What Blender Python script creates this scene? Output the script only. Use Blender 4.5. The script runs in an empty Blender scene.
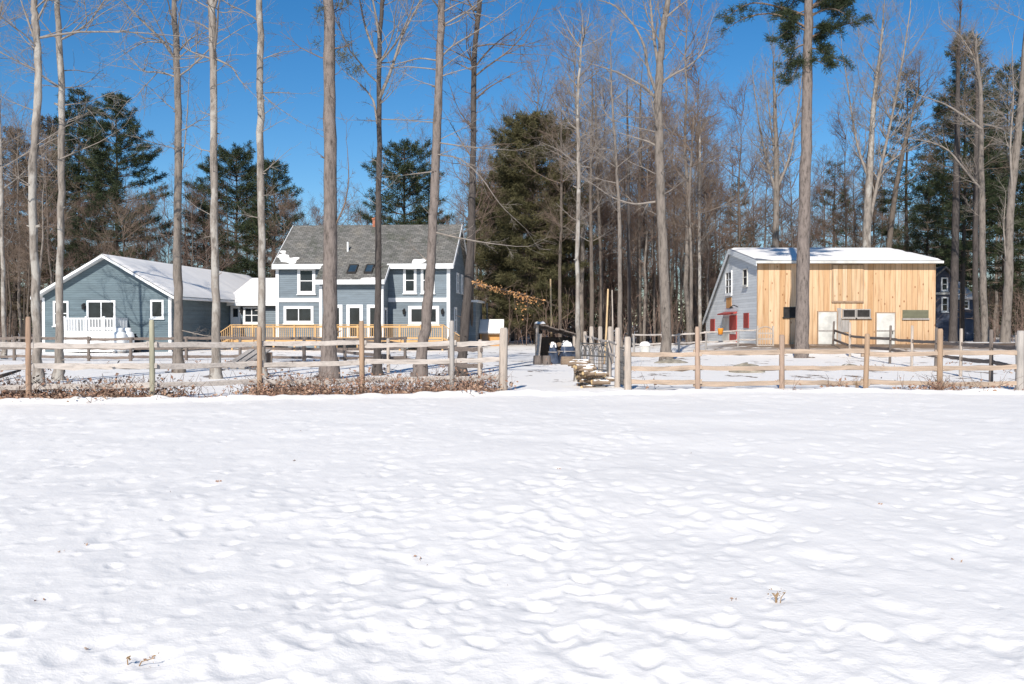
import bpy, math
import numpy as np

SC = bpy.context.scene
COL = SC.collection
F, CX, HY, EYE = 995.0, 512.0, 323.0, 1.65
RNG = np.random.default_rng(7)


# ------------------------------------------------------------------ helpers
def at(px, py, d):
    """world point seen in direction px, py at distance d"""
    return np.array([(px - CX) / F * d, d, EYE + (HY - py) / F * d])


def gd(py):
    """distance of the flat ground seen at row py"""
    return EYE * F / (py - HY)


def norm(v):
    v = np.asarray(v, float)
    return v / (np.linalg.norm(v) + 1e-12)


class MB:
    """collects verts and faces, builds one mesh object"""
    def __init__(s):
        s.v, s.q, s.t, s.n = [], [], [], 0

    def add(s, verts, quads=None, tris=None):
        verts = np.asarray(verts, float).reshape(-1, 3)
        if quads is not None and len(quads):
            s.q.append(np.asarray(quads, np.int64).reshape(-1, 4) + s.n)
        if tris is not None and len(tris):
            s.t.append(np.asarray(tris, np.int64).reshape(-1, 3) + s.n)
        s.v.append(verts)
        s.n += len(verts)

    def box(s, x0, x1, y0, y1, z0, z1):
        v = [(x0, y0, z0), (x1, y0, z0), (x1, y1, z0), (x0, y1, z0), (x0, y0, z1), (x1, y0, z1), (x1, y1, z1), (x0, y1, z1)]
        s.add(v, BOXQ)

    def hexa(s, v):
        s.add(v, BOXQ)

    def bar(s, p0, p1, w, h, up=(0, 0, 1)):
        """rectangular bar between two points, w across, h along up"""
        p0, p1 = np.asarray(p0, float), np.asarray(p1, float)
        d = norm(p1 - p0)
        a = norm(np.cross(d, up))
        b = np.cross(a, d)
        v = []
        for p in (p0, p1):
            for (i, j) in ((-1, -1), (1, -1), (1, 1), (-1, 1)):
                v.append(p + a * i * w / 2 + b * j * h / 2)
        s.add(v, [(0, 3, 2, 1), (4, 5, 6, 7), (0, 1, 5, 4), (1, 2, 6, 5), (2, 3, 7, 6), (3, 0, 4, 7)])

    def tube(s, pts, radii, sides=6, cap=True, rough=0.0, rng=None):
        pts = np.asarray(pts, float)
        n = len(pts)
        radii = np.broadcast_to(np.asarray(radii, float), (n,))
        tan = np.gradient(pts, axis=0)
        tan /= (np.linalg.norm(tan, axis=1, keepdims=True) + 1e-12)
        avg = tan.mean(0)
        ref = np.eye(3)[np.argmin(np.abs(avg))]
        a = np.cross(tan, ref)
        a /= (np.linalg.norm(a, axis=1, keepdims=True) + 1e-12)
        b = np.cross(tan, a)
        th = np.arange(sides) * 2 * math.pi / sides
        rr = radii[:, None] * np.ones(sides)
        if rough and rng is not None:
            rr = rr * (1 + rng.normal(0, rough, rr.shape))
        V = pts[:, None, :] + rr[:, :, None] * (np.cos(th)[None, :, None] * a[:, None, :] + np.sin(th)[None, :, None] * b[:, None, :])
        i = np.arange(n - 1)[:, None] * sides
        j = np.arange(sides)[None, :]
        k = (j + 1) % sides
        Q = np.stack([i + j, i + k, i + sides + k, i + sides + j], -1).reshape(-1, 4)
        V = V.reshape(-1, 3)
        tris = None
        if cap:
            V = np.vstack([V, pts[:1], pts[-1:]])
            c0, c1 = n * sides, n * sides + 1
            tris = [(c0, (m + 1) % sides, m) for m in range(sides)] + [(c1, (n - 1) * sides + m, (n - 1) * sides + (m + 1) % sides) for m in range(sides)]
        s.add(V, Q, tris)

    def lathe(s, prof, c=(0, 0, 0), sides=16):
        pts = np.array([(c[0], c[1], c[2] + z) for r, z in prof])
        th = np.arange(sides) * 2 * math.pi / sides
        V = np.array([[(c[0] + r * math.cos(t), c[1] + r * math.sin(t), c[2] + z) for t in th] for r, z in prof]).reshape(-1, 3)
        n = len(prof)
        i = np.arange(n - 1)[:, None] * sides
        j = np.arange(sides)[None, :]
        k = (j + 1) % sides
        s.add(V, np.stack([i + j, i + k, i + sides + k, i + sides + j], -1).reshape(-1, 4))

    def prism(s, poly, axis, a, b):
        """extrude a convex 2D polygon; axis 'x': poly is (y,z); axis 'y': poly is (x,z)"""
        n = len(poly)
        if axis == 'x':
            v = [(a, p, q) for p, q in poly] + [(b, p, q) for p, q in poly]
        else:
            v = [(p, a, q) for p, q in poly] + [(p, b, q) for p, q in poly]
        quads = [(i, (i + 1) % n, n + (i + 1) % n, n + i) for i in range(n)]
        tris = [(0, i + 1, i) for i in range(1, n - 1)] + [(n, n + i, n + i + 1) for i in range(1, n - 1)]
        s.add(v, quads, tris)

    def arrays(s):
        V = np.vstack(s.v)
        Q = np.vstack(s.q) if s.q else np.zeros((0, 4), np.int64)
        T = np.vstack(s.t) if s.t else np.zeros((0, 3), np.int64)
        return V, Q, T

    def build(s, name, mat, parent=None, smooth=False, normals=False):
        V, Q, T = s.arrays()
        me = mesh_from(name, V, Q, T, smooth)
        if normals:
            import bmesh
            bm = bmesh.new(); bm.from_mesh(me)
            bmesh.ops.recalc_face_normals(bm, faces=bm.faces)
            bm.to_mesh(me); bm.free()
        me.materials.append(mat)
        o = bpy.data.objects.new(name, me)
        COL.objects.link(o)
        if parent is not None:
            o.parent = parent
        return o


BOXQ = [(0, 3, 2, 1), (4, 5, 6, 7), (0, 1, 5, 4), (1, 2, 6, 5), (2, 3, 7, 6), (3, 0, 4, 7)]


def mesh_from(name, V, Q, T, smooth=False):
    me = bpy.data.meshes.new(name)
    nq, nt = len(Q), len(T)
    me.vertices.add(len(V))
    me.vertices.foreach_set('co', np.ascontiguousarray(V, np.float32).ravel())
    loops = np.concatenate([Q.ravel(), T.ravel()]).astype(np.int32)
    me.loops.add(len(loops))
    me.loops.foreach_set('vertex_index', loops)
    me.polygons.add(nq + nt)
    st = np.concatenate([np.arange(nq) * 4, nq * 4 + np.arange(nt) * 3]).astype(np.int32)
    me.polygons.foreach_set('loop_start', st)
    me.polygons.foreach_set('loop_total', np.concatenate([np.full(nq, 4), np.full(nt, 3)]).astype(np.int32))
    me.polygons.foreach_set('use_smooth', np.full(nq + nt, bool(smooth)))
    me.update(calc_edges=True)
    return me


def empty(name, loc=(0, 0, 0), rz=0.0):
    o = bpy.data.objects.new(name, None)
    o.empty_display_size = 0.3
    o.location = loc
    o.rotation_euler = (0, 0, rz)
    COL.objects.link(o)
    return o


def tag(o, label=None, cat=None, group=None, kind=None):
    if label: o['label'] = label
    if cat: o['category'] = cat
    if group: o['group'] = group
    if kind: o['kind'] = kind
    return o


def copy_tree(o, parent=None):
    c = o.copy()
    COL.objects.link(c)
    if parent is not None:
        c.parent = parent
    for ch in KIDS.get(o.name, []):
        copy_tree(ch, c)
    return c


KIDS = {}


def kids(root, *ch):
    KIDS.setdefault(root.name, []).extend(ch)


# ------------------------------------------------------------------ noise
_tab = np.random.default_rng(3).random((256, 256))


def vnoise(x, y):
    xi, yi = np.floor(x).astype(int), np.floor(y).astype(int)
    fx, fy = x - xi, y - yi
    fx, fy = fx * fx * (3 - 2 * fx), fy * fy * (3 - 2 * fy)
    g = lambda a, b: _tab[a & 255, b & 255]
    return (g(xi, yi) * (1 - fx) + g(xi + 1, yi) * fx) * (1 - fy) + (g(xi, yi + 1) * (1 - fx) + g(xi + 1, yi + 1) * fx) * fy


def fbm(x, y, o=3):
    t, a, s = 0, 1.0, 0
    for i in range(o):
        t = t + a * (vnoise(x * 2 ** i + 17 * i, y * 2 ** i + 31 * i) - .5)
        s += a
        a *= .5
    return t / s


def dents(X, Y, cell, seed, prob, rad, depth, rim=.35, asp=1.7):
    """footprint-like dimples, one at most in every cell"""
    tab = np.random.default_rng(seed).random((6, 128, 128))
    ci, cj = np.floor(X / cell).astype(int), np.floor(Y / cell).astype(int)
    H = np.zeros_like(X)
    for di in (-1, 0, 1):
        for dj in (-1, 0, 1):
            a, b = (ci + di) & 127, (cj + dj) & 127
            cx = (ci + di + .1 + .8 * tab[0, a, b]) * cell
            cy = (cj + dj + .1 + .8 * tab[1, a, b]) * cell
            on = tab[2, a, b] < prob(cx, cy)
            th = math.pi / 2 + (tab[3, a, b] - .5) * 1.5
            r = rad * (.6 + .8 * tab[4, a, b])
            dx, dy = X - cx, Y - cy
            c, s = np.cos(th), np.sin(th)
            u, w = (dx * c + dy * s) / (r * asp), (-dx * s + dy * c) / r
            q = u * u + w * w
            dp = depth * (.4 + .9 * tab[5, a, b])
            H += on * dp * (-np.exp(-q ** 1.35 * 1.1) + rim * np.exp(-((np.sqrt(q + 1e-6) - 1.45) / .35) ** 2))
    return H


def ground_z(X, Y):
    X, Y = np.asarray(X, float), np.asarray(Y, float)
    z = .10 * fbm(X / 6, Y / 6, 2) + .07 * fbm(X / 1.3 + 5, Y / 1.3, 3)
    near = np.clip((30 - Y) / 6, 0, 1)
    z = z * (.45 + .55 * near)
    # the barn and its yard stand on a slight rise
    sm = lambda v, a, b: np.clip((v - a) / (b - a), 0, 1) ** 2 * (3 - 2 * np.clip((v - a) / (b - a), 0, 1))
    z = z + .47 * sm(Y, 47, 54.5) * sm(X, 8, 13.5) * (1 - sm(Y, 62, 70))
    return z


# ------------------------------------------------------------------ materials
def new_mat(name):
    m = bpy.data.materials.new(name)
    m.use_nodes = True
    nt = m.node_tree
    b = nt.nodes['Principled BSDF']
    return m, nt, b


def nd(nt, typ, **kw):
    n = nt.nodes.new(typ)
    for k, v in kw.items():
        setattr(n, k, v)
    return n


def lk(nt, a, b):
    nt.links.new(a, b)


def coords(nt, scale=(1, 1, 1), space='Object'):
    tc = nd(nt, 'ShaderNodeTexCoord')
    mp = nd(nt, 'ShaderNodeMapping')
    mp.inputs['Scale'].default_value = scale
    lk(nt, tc.outputs[space], mp.inputs['Vector'])
    return mp.outputs['Vector']


def ramp(nt, fac, stops):
    r = nd(nt, 'ShaderNodeValToRGB')
    e = r.color_ramp.elements
    while len(e) < len(stops):
        e.new(.5)
    for el, (p, c) in zip(e, stops):
        el.position = p
        el.color = (*c, 1) if len(c) == 3 else c
    lk(nt, fac, r.inputs['Fac'])
    return r.outputs['Color']


def noise(nt, vec, scale, detail=4, rough=.6):
    n = nd(nt, 'ShaderNodeTexNoise')
    n.inputs['Scale'].default_value = scale
    n.inputs['Detail'].default_value = detail
    n.inputs['Roughness'].default_value = rough
    lk(nt, vec, n.inputs['Vector'])
    return n.outputs['Fac']


def mixc(nt, fac, a, b, mode='MIX'):
    m = nd(nt, 'ShaderNodeMix', data_type='RGBA', blend_type=mode)
    if isinstance(fac, (int, float)): m.inputs[0].default_value = fac
    else: lk(nt, fac, m.inputs[0])
    for s, v in ((6, a), (7, b)):
        if isinstance(v, tuple): m.inputs[s].default_value = (*v, 1)
        else: lk(nt, v, m.inputs[s])
    return m.outputs[2]


def bump(nt, b, h, dist=.02, strength=.6):
    n = nd(nt, 'ShaderNodeBump')
    n.inputs['Distance'].default_value = dist
    n.inputs['Strength'].default_value = strength
    lk(nt, h, n.inputs['Height'])
    lk(nt, n.outputs['Normal'], b.inputs['Normal'])


def m_plain(name, c, rough=.7, var=.25, scale=3.0, metal=0.0, bmp=0):
    m, nt, b = new_mat(name)
    v = coords(nt)
    f = noise(nt, v, scale, 5)
    lo, hi = tuple(x * (1 - var) for x in c), tuple(min(1, x * (1 + var)) for x in c)
    lk(nt, ramp(nt, f, [(.3, lo), (.7, hi)]), b.inputs['Base Color'])
    b.inputs['Roughness'].default_value = rough
    b.inputs['Metallic'].default_value = metal
    b.inputs['Specular IOR Level'].default_value = .3
    if bmp: bump(nt, b, f, bmp)
    return m


def m_bark(name, c, dark=.45, sx=9, sz=1.6, patch=None, dist=.03):
    m, nt, b = new_mat(name)
    v = coords(nt, (sx, sx, sz))
    f = noise(nt, v, 1.6, 6, .7)
    col = ramp(nt, f, [(.28, tuple(x * dark for x in c)), (.5, c), (.75, tuple(min(1, x * 1.35) for x in c))])
    if patch:
        f2 = noise(nt, coords(nt, (2.2, 2.2, 1.1)), 1.0, 4, .6)
        mk = ramp(nt, f2, [(.50, (0, 0, 0)), (.58, (1, 1, 1))])
        col = mixc(nt, mk, col, patch)
    lk(nt, col, b.inputs['Base Color'])
    b.inputs['Roughness'].default_value = .95
    b.inputs['Specular IOR Level'].default_value = .1
    bump(nt, b, f, dist, .8)
    return m


def m_needles(name, a, c):
    m, nt, b = new_mat(name)
    v = coords(nt)
    f = noise(nt, v, .9, 5, .75)
    lk(nt, ramp(nt, f, [(.32, a), (.68, c)]), b.inputs['Base Color'])
    b.inputs['Roughness'].default_value = .7
    b.inputs['Specular IOR Level'].default_value = .2
    return m


def m_siding(name, c, lap=.13, var=.18, vertical=False):
    m, nt, b = new_mat(name)
    v = coords(nt)
    sep = nd(nt, 'ShaderNodeSeparateXYZ'); lk(nt, v, sep.inputs[0])
    mt = nd(nt, 'ShaderNodeMath', operation='DIVIDE'); lk(nt, sep.outputs['Z'], mt.inputs[0]); mt.inputs[1].default_value = lap
    fr = nd(nt, 'ShaderNodeMath', operation='FRACT'); lk(nt, mt.outputs[0], fr.inputs[0])
    fl = nd(nt, 'ShaderNodeMath', operation='FLOOR'); lk(nt, mt.outputs[0], fl.inputs[0])
    wn = nd(nt, 'ShaderNodeTexWhiteNoise', noise_dimensions='1D'); lk(nt, fl.outputs[0], wn.inputs['W'])
    f = noise(nt, coords(nt, (1, 1, 5)), .9, 6, .7)
    base = ramp(nt, f, [(.3, tuple(x * (1 - var) for x in c)), (.7, tuple(x * (1 + var) for x in c))])
    row = ramp(nt, wn.outputs['Value'], [(0, (.86, .86, .86)), (1, (1.0, 1.0, 1.0))])
    col = mixc(nt, 1.0, base, row, 'MULTIPLY')
    gap = ramp(nt, fr.outputs[0], [(0.0, (.55, .55, .55)), (.1, (1, 1, 1))])
    col = mixc(nt, 1.0, col, gap, 'MULTIPLY')
    lk(nt, col, b.inputs['Base Color'])
    b.inputs['Roughness'].default_value = .65
    b.inputs['Specular IOR Level'].default_value = .3
    inv = nd(nt, 'ShaderNodeMath', operation='SUBTRACT'); inv.inputs[0].default_value = 1; lk(nt, fr.outputs[0], inv.inputs[1])
    bump(nt, b, inv.outputs[0], .015, .8)
    return m


def m_boards(name, c, dark, pitch=.28):
    """fresh vertical pine boards with gaps and knots"""
    m, nt, b = new_mat(name)
    v = coords(nt)
    sep = nd(nt, 'ShaderNodeSeparateXYZ'); lk(nt, v, sep.inputs[0])
    mt = nd(nt, 'ShaderNodeMath', operation='DIVIDE'); lk(nt, sep.outputs['X'], mt.inputs[0]); mt.inputs[1].default_value = pitch
    fr = nd(nt, 'ShaderNodeMath', operation='FRACT'); lk(nt, mt.outputs[0], fr.inputs[0])
    fl = nd(nt, 'ShaderNodeMath', operation='FLOOR'); lk(nt, mt.outputs[0], fl.inputs[0])
    wn = nd(nt, 'ShaderNodeTexWhiteNoise', noise_dimensions='1D'); lk(nt, fl.outputs[0], wn.inputs['W'])
    cb = nd(nt, 'ShaderNodeCombineXYZ')
    m2 = nd(nt, 'ShaderNodeMath', operation='MULTIPLY'); lk(nt, wn.outputs['Value'], m2.inputs[0]); m2.inputs[1].default_value = 40
    ad = nd(nt, 'ShaderNodeMath', operation='ADD'); lk(nt, sep.outputs['Z'], ad.inputs[0]); lk(nt, m2.outputs[0], ad.inputs[1])
    mz = nd(nt, 'ShaderNodeMath', operation='MULTIPLY'); lk(nt, ad.outputs[0], mz.inputs[0]); mz.inputs[1].default_value = .55
    mx = nd(nt, 'ShaderNodeMath', operation='MULTIPLY'); lk(nt, sep.outputs['X'], mx.inputs[0]); mx.inputs[1].default_value = 9
    lk(nt, mx.outputs[0], cb.inputs[0]); lk(nt, mz.outputs[0], cb.inputs[2])
    f = noise(nt, cb.outputs[0], 1.0, 5, .65)
    grain = ramp(nt, f, [(.30, dark), (.48, c), (.8, tuple(min(1, x * 1.2) for x in c))])
    tone = ramp(nt, wn.outputs['Value'], [(0, (.84, .76, .66)), (.3, (.96, .94, .91)), (.7, (1.02, 1.04, 1.06)), (1, (1.14, 1.18, 1.26))])
    col = mixc(nt, 1.0, grain, tone, 'MULTIPLY')
    # knots
    vo = nd(nt, 'ShaderNodeTexVoronoi'); vo.inputs['Scale'].default_value = 2.1
    lk(nt, coords(nt, (1.4, 1, .8)), vo.inputs['Vector'])
    kn = ramp(nt, vo.outputs['Distance'], [(.06, (.42, .26, .17)), (.15, (1, 1, 1))])
    col = mixc(nt, 1.0, col, kn, 'MULTIPLY')
    # browner in patches towards the foot of the wall
    foot_fac = nd(nt, 'ShaderNodeMapRange'); lk(nt, sep.outputs['Z'], foot_fac.inputs[0])
    foot_fac.inputs[1].default_value = 0.1; foot_fac.inputs[2].default_value = 1.3; foot_fac.inputs[3].default_value = 1; foot_fac.inputs[4].default_value = 0
    wm = nd(nt, 'ShaderNodeMath', operation='MULTIPLY'); lk(nt, foot_fac.outputs[0], wm.inputs[0]); lk(nt, noise(nt, v, 1.5, 4), wm.inputs[1])
    col = mixc(nt, wm.outputs[0], col, (.30, .18, .10))
    g = nd(nt, 'ShaderNodeMath', operation='PINGPONG'); lk(nt, fr.outputs[0], g.inputs[0]); g.inputs[1].default_value = .5
    gap = ramp(nt, g.outputs[0], [(0.0, (.28, .22, .18)), (.05, (1, 1, 1))])
    col = mixc(nt, 1.0, col, gap, 'MULTIPLY')
    lk(nt, col, b.inputs['Base Color'])
    b.inputs['Roughness'].default_value = .75
    b.inputs['Specular IOR Level'].default_value = .25
    bump(nt, b, g.outputs[0], .02, .25)
    return m


def m_wood(name, c, dark=.5, sx=14, sz=1.2, space='Object', axis='z'):
    m, nt, b = new_mat(name)
    sc = {'z': (sx, sx, sz), 'x': (sz, sx, sx)}[axis]
    f = noise(nt, coords(nt, sc), 1.3, 6, .7)
    col = ramp(nt, f, [(.25, tuple(x * dark for x in c)), (.5, c), (.8, tuple(min(1, x * 1.3) for x in c))])
    f2 = noise(nt, coords(nt), .8, 3)
    col = mixc(nt, 1.0, col, ramp(nt, f2, [(.3, (.8, .78, .76)), (.7, (1.1, 1.05, 1.0))]), 'MULTIPLY')
    lk(nt, col, b.inputs['Base Color'])
    b.inputs['Roughness'].default_value = .85
    b.inputs['Specular IOR Level'].default_value = .2
    bump(nt, b, f, .012, .6)
    return m


def m_snow(name, ground=False):
    m, nt, b = new_mat(name)
    v = coords(nt)
    f = noise(nt, v, 26, 4, .65)
    col = (.91, .866, .805)
    if ground:
        sep = nd(nt, 'ShaderNodeSeparateXYZ'); lk(nt, v, sep.inputs[0])

        def rng_(sock, a, c, lo=0.0, hi=1.0):
            r = nd(nt, 'ShaderNodeMapRange', interpolation_type='SMOOTHSTEP'); lk(nt, sock, r.inputs[0])
            r.inputs[1].default_value = a; r.inputs[2].default_value = c
            r.inputs[3].default_value = lo; r.inputs[4].default_value = hi
            return r.outputs[0]

        def mul(a, c):
            n = nd(nt, 'ShaderNodeMath', operation='MULTIPLY'); lk(nt, a, n.inputs[0]); lk(nt, c, n.inputs[1]); return n.outputs[0]

        # leaf litter and bare earth showing through: behind the fences, and widely in front of the barn
        yard = rng_(sep.outputs['Y'], 26, 30)
        patch = ramp(nt, noise(nt, coords(nt, (.8, .45, 1)), .9, 6, .7), [(.585, (0, 0, 0)), (.63, (1, 1, 1))])
        barn = mul(rng_(sep.outputs['Y'], 49.5, 52.5), mul(rng_(sep.outputs['Y'], 60, 57), rng_(sep.outputs['X'], 9, 13)))
        bp = ramp(nt, noise(nt, coords(nt, (.6, 1.2, 1)), 1.1, 6, .7), [(.33, (0, 0, 0)), (.43, (1, 1, 1))])
        mx = nd(nt, 'ShaderNodeMath', operation='MAXIMUM')
        lk(nt, mul(yard, patch), mx.inputs[0]); lk(nt, mul(barn, bp), mx.inputs[1])
        # woodland floor
        wood = rng_(sep.outputs['Y'], 68, 76)
        wp = ramp(nt, noise(nt, coords(nt), .35, 6, .7), [(.45, (0, 0, 0)), (.55, (1, 1, 1))])
        mx2 = nd(nt, 'ShaderNodeMath', operation='MAXIMUM')
        lk(nt, mx.outputs[0], mx2.inputs[0]); lk(nt, mul(wood, wp), mx2.inputs[1])
        dirt = ramp(nt, noise(nt, v, 7, 5, .7), [(.3, (.07, .045, .03)), (.7, (.25, .17, .11))])
        colr = mixc(nt, mx2.outputs[0], col, dirt)
        lk(nt, colr, b.inputs['Base Color'])
    else:
        b.inputs['Base Color'].default_value = (*col, 1)
    b.inputs['Roughness'].default_value = .55
    b.inputs['Specular IOR Level'].default_value = .25
    bump(nt, b, f, .012, .5)
    return m


def m_glass(name, c=(.015, .018, .02)):
    m, nt, b = new_mat(name)
    f = noise(nt, coords(nt), 1.2, 3)
    lk(nt, ramp(nt, f, [(.35, c), (.7, tuple(x * 2.2 for x in c))]), b.inputs['Base Color'])
    b.inputs['Roughness'].default_value = .06
    b.inputs['Specular IOR Level'].default_value = .28
    return m


def m_shingle(name):
    m, nt, b = new_mat(name)
    br = nd(nt, 'ShaderNodeTexBrick')
    br.inputs['Scale'].default_value = 1
    br.inputs['Brick Width'].default_value = .30
    br.inputs['Row Height'].default_value = .16
    br.inputs['Mortar Size'].default_value = .012
    br.inputs['Color1'].default_value = (.125, .119, .108, 1)
    br.inputs['Color2'].default_value = (.215, .203, .185, 1)
    br.inputs['Mortar'].default_value = (.06, .06, .055, 1)
    lk(nt, coords(nt), br.inputs['Vector'])
    f = noise(nt, coords(nt, (1, .6, .6)), .8, 6, .75)
    st = ramp(nt, f, [(.32, (.55, .6, .5)), (.5, (1, 1, 1)), (.72, (1.25, 1.2, 1.1))])
    lk(nt, mixc(nt, 1.0, br.outputs['Color'], st, 'MULTIPLY'), b.inputs['Base Color'])
    b.inputs['Roughness'].default_value = .9
    b.inputs['Specular IOR Level'].default_value = .2
    bump(nt, b, br.outputs['Fac'], -.01, .6)
    return m


def m_leaves(name, a, c, d):
    m, nt, b = new_mat(name)
    f = noise(nt, coords(nt), 5.5, 3, .8)
    lk(nt, ramp(nt, f, [(.3, a), (.5, c), (.7, d)]), b.inputs['Base Color'])
    b.inputs['Roughness'].default_value = .8
    b.inputs['Specular IOR Level'].default_value = .15
    return m


M = dict(
    snow_ground=m_snow('snow_ground', True), snow=m_snow('snow'),
    bark_pale=m_bark('bark_pale', (.255, .22, .188), .25, 5, 1.3, patch=(.38, .35, .31), dist=.05),
    bark_grey=m_bark('bark_grey', (.20, .17, .145), .28, 5, 1.3, dist=.05),
    bark_pine=m_bark('bark_pine', (.20, .165, .145), .28, sx=6, sz=1.8, dist=.07),
    bark_dark=m_bark('bark_dark', (.085, .072, .065), .45),
    bark_wood=m_bark('bark_wood', (.135, .11, .09), .4),
    bark_wood_dark=m_bark('bark_wood_dark', (.075, .062, .053), .4),
    twig=m_bark('twig', (.175, .13, .10), .6, 2, 2, dist=.002),
    twig_pale=m_bark('twig_pale', (.25, .215, .185), .6, 2, 2, dist=.002),
    twig_red=m_bark('twig_red', (.165, .115, .092), .6, 2, 2, dist=.002),
    needles=m_needles('needles', (.018, .029, .015), (.06, .074, .034)),
    needles_olive=m_needles('needles_olive', (.038, .04, .018), (.135, .117, .054)),
    needles_brown=m_needles('needles_brown', (.05, .042, .025), (.14, .105, .065)),
    siding=m_siding('siding_blue', (.175, .213, .24)),
    siding_garage=m_siding('siding_garage', (.122, .165, .184)),
    siding_far=m_siding('siding_far', (.075, .09, .13)),
    siding_barn=m_siding('siding_barn', (.72, .735, .735), .16, .07),
    white=m_plain('white_paint', (.78, .78, .77), .5, .05),
    white_dirty=m_plain('white_weathered', (.56, .54, .49), .65, .3, 1.3),
    boards=m_boards('barn_boards', (.58, .385, .225), (.40, .215, .095), .31),
    board_patch=m_boards('hatch_boards', (.56, .39, .24), (.40, .235, .115), .25),
    shingle=m_shingle('shingle'), metal_roof=m_plain('metal_roof', (.30, .31, .32), .45, .15, 2, .6),
    glass=m_glass('glass'), glass_blue=m_glass('skylight_glass', (.02, .035, .05)),
    deck=m_wood('deck_wood', (.56, .36, .17), .7, axis='x'), deckv=m_wood('deck_post_wood', (.54, .35, .17), .7),
    rail_old=m_wood('rail_weathered', (.47, .43, .395), .55, axis='x'),
    rail_new=m_wood('rail_cedar', (.41, .325, .255), .6, axis='x'),
    rail_dark=m_wood('rail_shaded', (.20, .165, .145), .5, axis='x'),  # dark grey-brown rail wood, with shade put into the colour
    post_old=m_wood('post_weathered', (.44, .385, .335), .55), post_rust=m_wood('post_rust', (.34, .235, .17), .5),
    post_green=m_wood('post_green', (.34, .33, .25), .6), post_new=m_wood('post_cedar', (.37, .275, .215), .55),
    post_orange=m_wood('post_orange', (.36, .255, .175), .55), post_grey=m_wood('post_grey', (.36, .34, .32), .55),
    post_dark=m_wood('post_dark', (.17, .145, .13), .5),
    red=m_plain('red_paint', (.36, .055, .045), .5, .2, 4), brick=m_plain('brick', (.36, .14, .08), .85, .35, 9),
    black=m_plain('black_iron', (.02, .02, .02), .5, .3), dark=m_plain('dark_inside', (.03, .027, .025), .9, .4),
    louver=m_plain('louver_paint', (.17, .165, .105), .6, .15), rock=m_plain('rock', (.26, .23, .18), .95, .45, 3.5, bmp=.05),
    tarp=m_plain('tarp', (.05, .065, .10), .3, .5, 3), orange=m_plain('orange_plastic', (.75, .28, .03), .4, .1),
    wire=m_plain('wire_iron', (.11, .105, .10), .6, .4), logbark=m_wood('log_bark', (.25, .19, .14), .45, axis='x'),
    logend=m_plain('log_end', (.62, .44, .22), .85, .3, 9), bamboo=m_wood('stake_wood', (.62, .45, .26), .7),
    osb=m_plain('orange_board', (.58, .30, .11), .8, .2, 4), tank=m_plain('tank_paint', (.80, .80, .78), .35, .04),
    dirt_leaf=m_leaves('dead_leaves', (.16, .085, .06), (.32, .19, .13), (.48, .36, .26)),
    leaf_orange=m_leaves('beech_leaves', (.36, .16, .06), (.52, .27, .11), (.62, .40, .20)),
    weed=m_leaves('dry_weed', (.22, .14, .07), (.34, .22, .12), (.42, .30, .18)),
)

#@@NEXT@@
# ------------------------------------------------------------------ ground
def build_ground():
    ys = np.concatenate([-np.exp(np.linspace(math.log(400), math.log(3), 24)), np.linspace(-2.6, 1.2, 6)[:-1], 1.2 * np.exp(np.linspace(0, math.log(28 / 1.2), 760))[:-1],
                         np.linspace(28, 72, 230)[:-1], 72 * np.exp(np.linspace(0, math.log(700 / 72), 40))])
    us = np.concatenate([-np.exp(np.linspace(math.log(7), math.log(.72), 56))[:-1], np.linspace(-.72, .72, 620), np.exp(np.linspace(math.log(.72), math.log(7), 56))[1:]])
    Y = ys[:, None] * np.ones(len(us))
    X = us[None, :] * (np.maximum(np.abs(ys), 3)[:, None] + 2)
    Z = ground_z(X, Y)
    sub = (Y > 0.5) & (Y < 60)
    r = np.where(sub.any(1))[0]
    a, b = r[0], r[-1] + 1
    x, y = X[a:b], Y[a:b]
    fade = np.clip((27 - y) / 3, 0.25, 1) * (1 - .35 * np.clip((y - 6) / 8, 0, 1))
    dens = lambda s: (lambda cx, cy: np.clip(.56 + 1.5 * fbm(cx / 3.1 + s, cy / 3.1, 2), .04, .95))
    h = .038 * fbm(x / .8, y / 1.7, 3) + .045 * fbm(x / .24 + 9, y / .52, 3) + .012 * fbm(x / .09, y / .09, 2)
    h = h + dents(x, y, .33, 11, dens(0), .066, .036, rim=.2) + dents(x, y, .19, 12, dens(7), .042, .017, rim=.2)
    h = h + dents(x, y, .8, 13, lambda cx, cy: .35 + 0 * cx, .17, .035, rim=.25)
    # trodden trails: dense prints along two lines
    tr = np.exp(-((x - (.10 * (y - 5) + .25 + .35 * np.sin(y * .5))) / .45) ** 2) + .8 * np.exp(-((x + 1.1 + .06 * (y - 6)) / .4) ** 2)
    h = h + np.clip(tr, 0, 1) * dents(x, y, .29, 14, lambda cx, cy: .85 + 0 * cx, .072, .046, rim=.22, asp=1.8)
    Z[a:b] += .50 * h * fade
    # lumpy snow edge before the left fence
    fy = np.interp(X, [-26, -10.1, -.2, .2, 30], [20.2, 20.6, 23.6, 23.6, 23.8])
    w = np.exp(-((Y - fy + .35) / .35) ** 2)
    Z += w * (.06 + .16 * np.clip(fbm(X / .5, Y / .5, 3) + .1, 0, 1))
    # packed snow drops slightly behind
    nr, nc = Y.shape
    idx = np.arange(nr * nc).reshape(nr, nc)
    Q = np.stack([idx[:-1, :-1], idx[:-1, 1:], idx[1:, 1:], idx[1:, :-1]], -1).reshape(-1, 4)
    global SURF
    SURF = (ys, us, Z)
    me = mesh_from('snow_field', np.stack([X, Y, Z], -1).reshape(-1, 3), Q, np.zeros((0, 3), np.int64), True)
    me.materials.append(M['snow_ground'])
    o = bpy.data.objects.new('snow_field', me)
    COL.objects.link(o)
    o['kind'] = 'structure'


build_ground()


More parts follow.
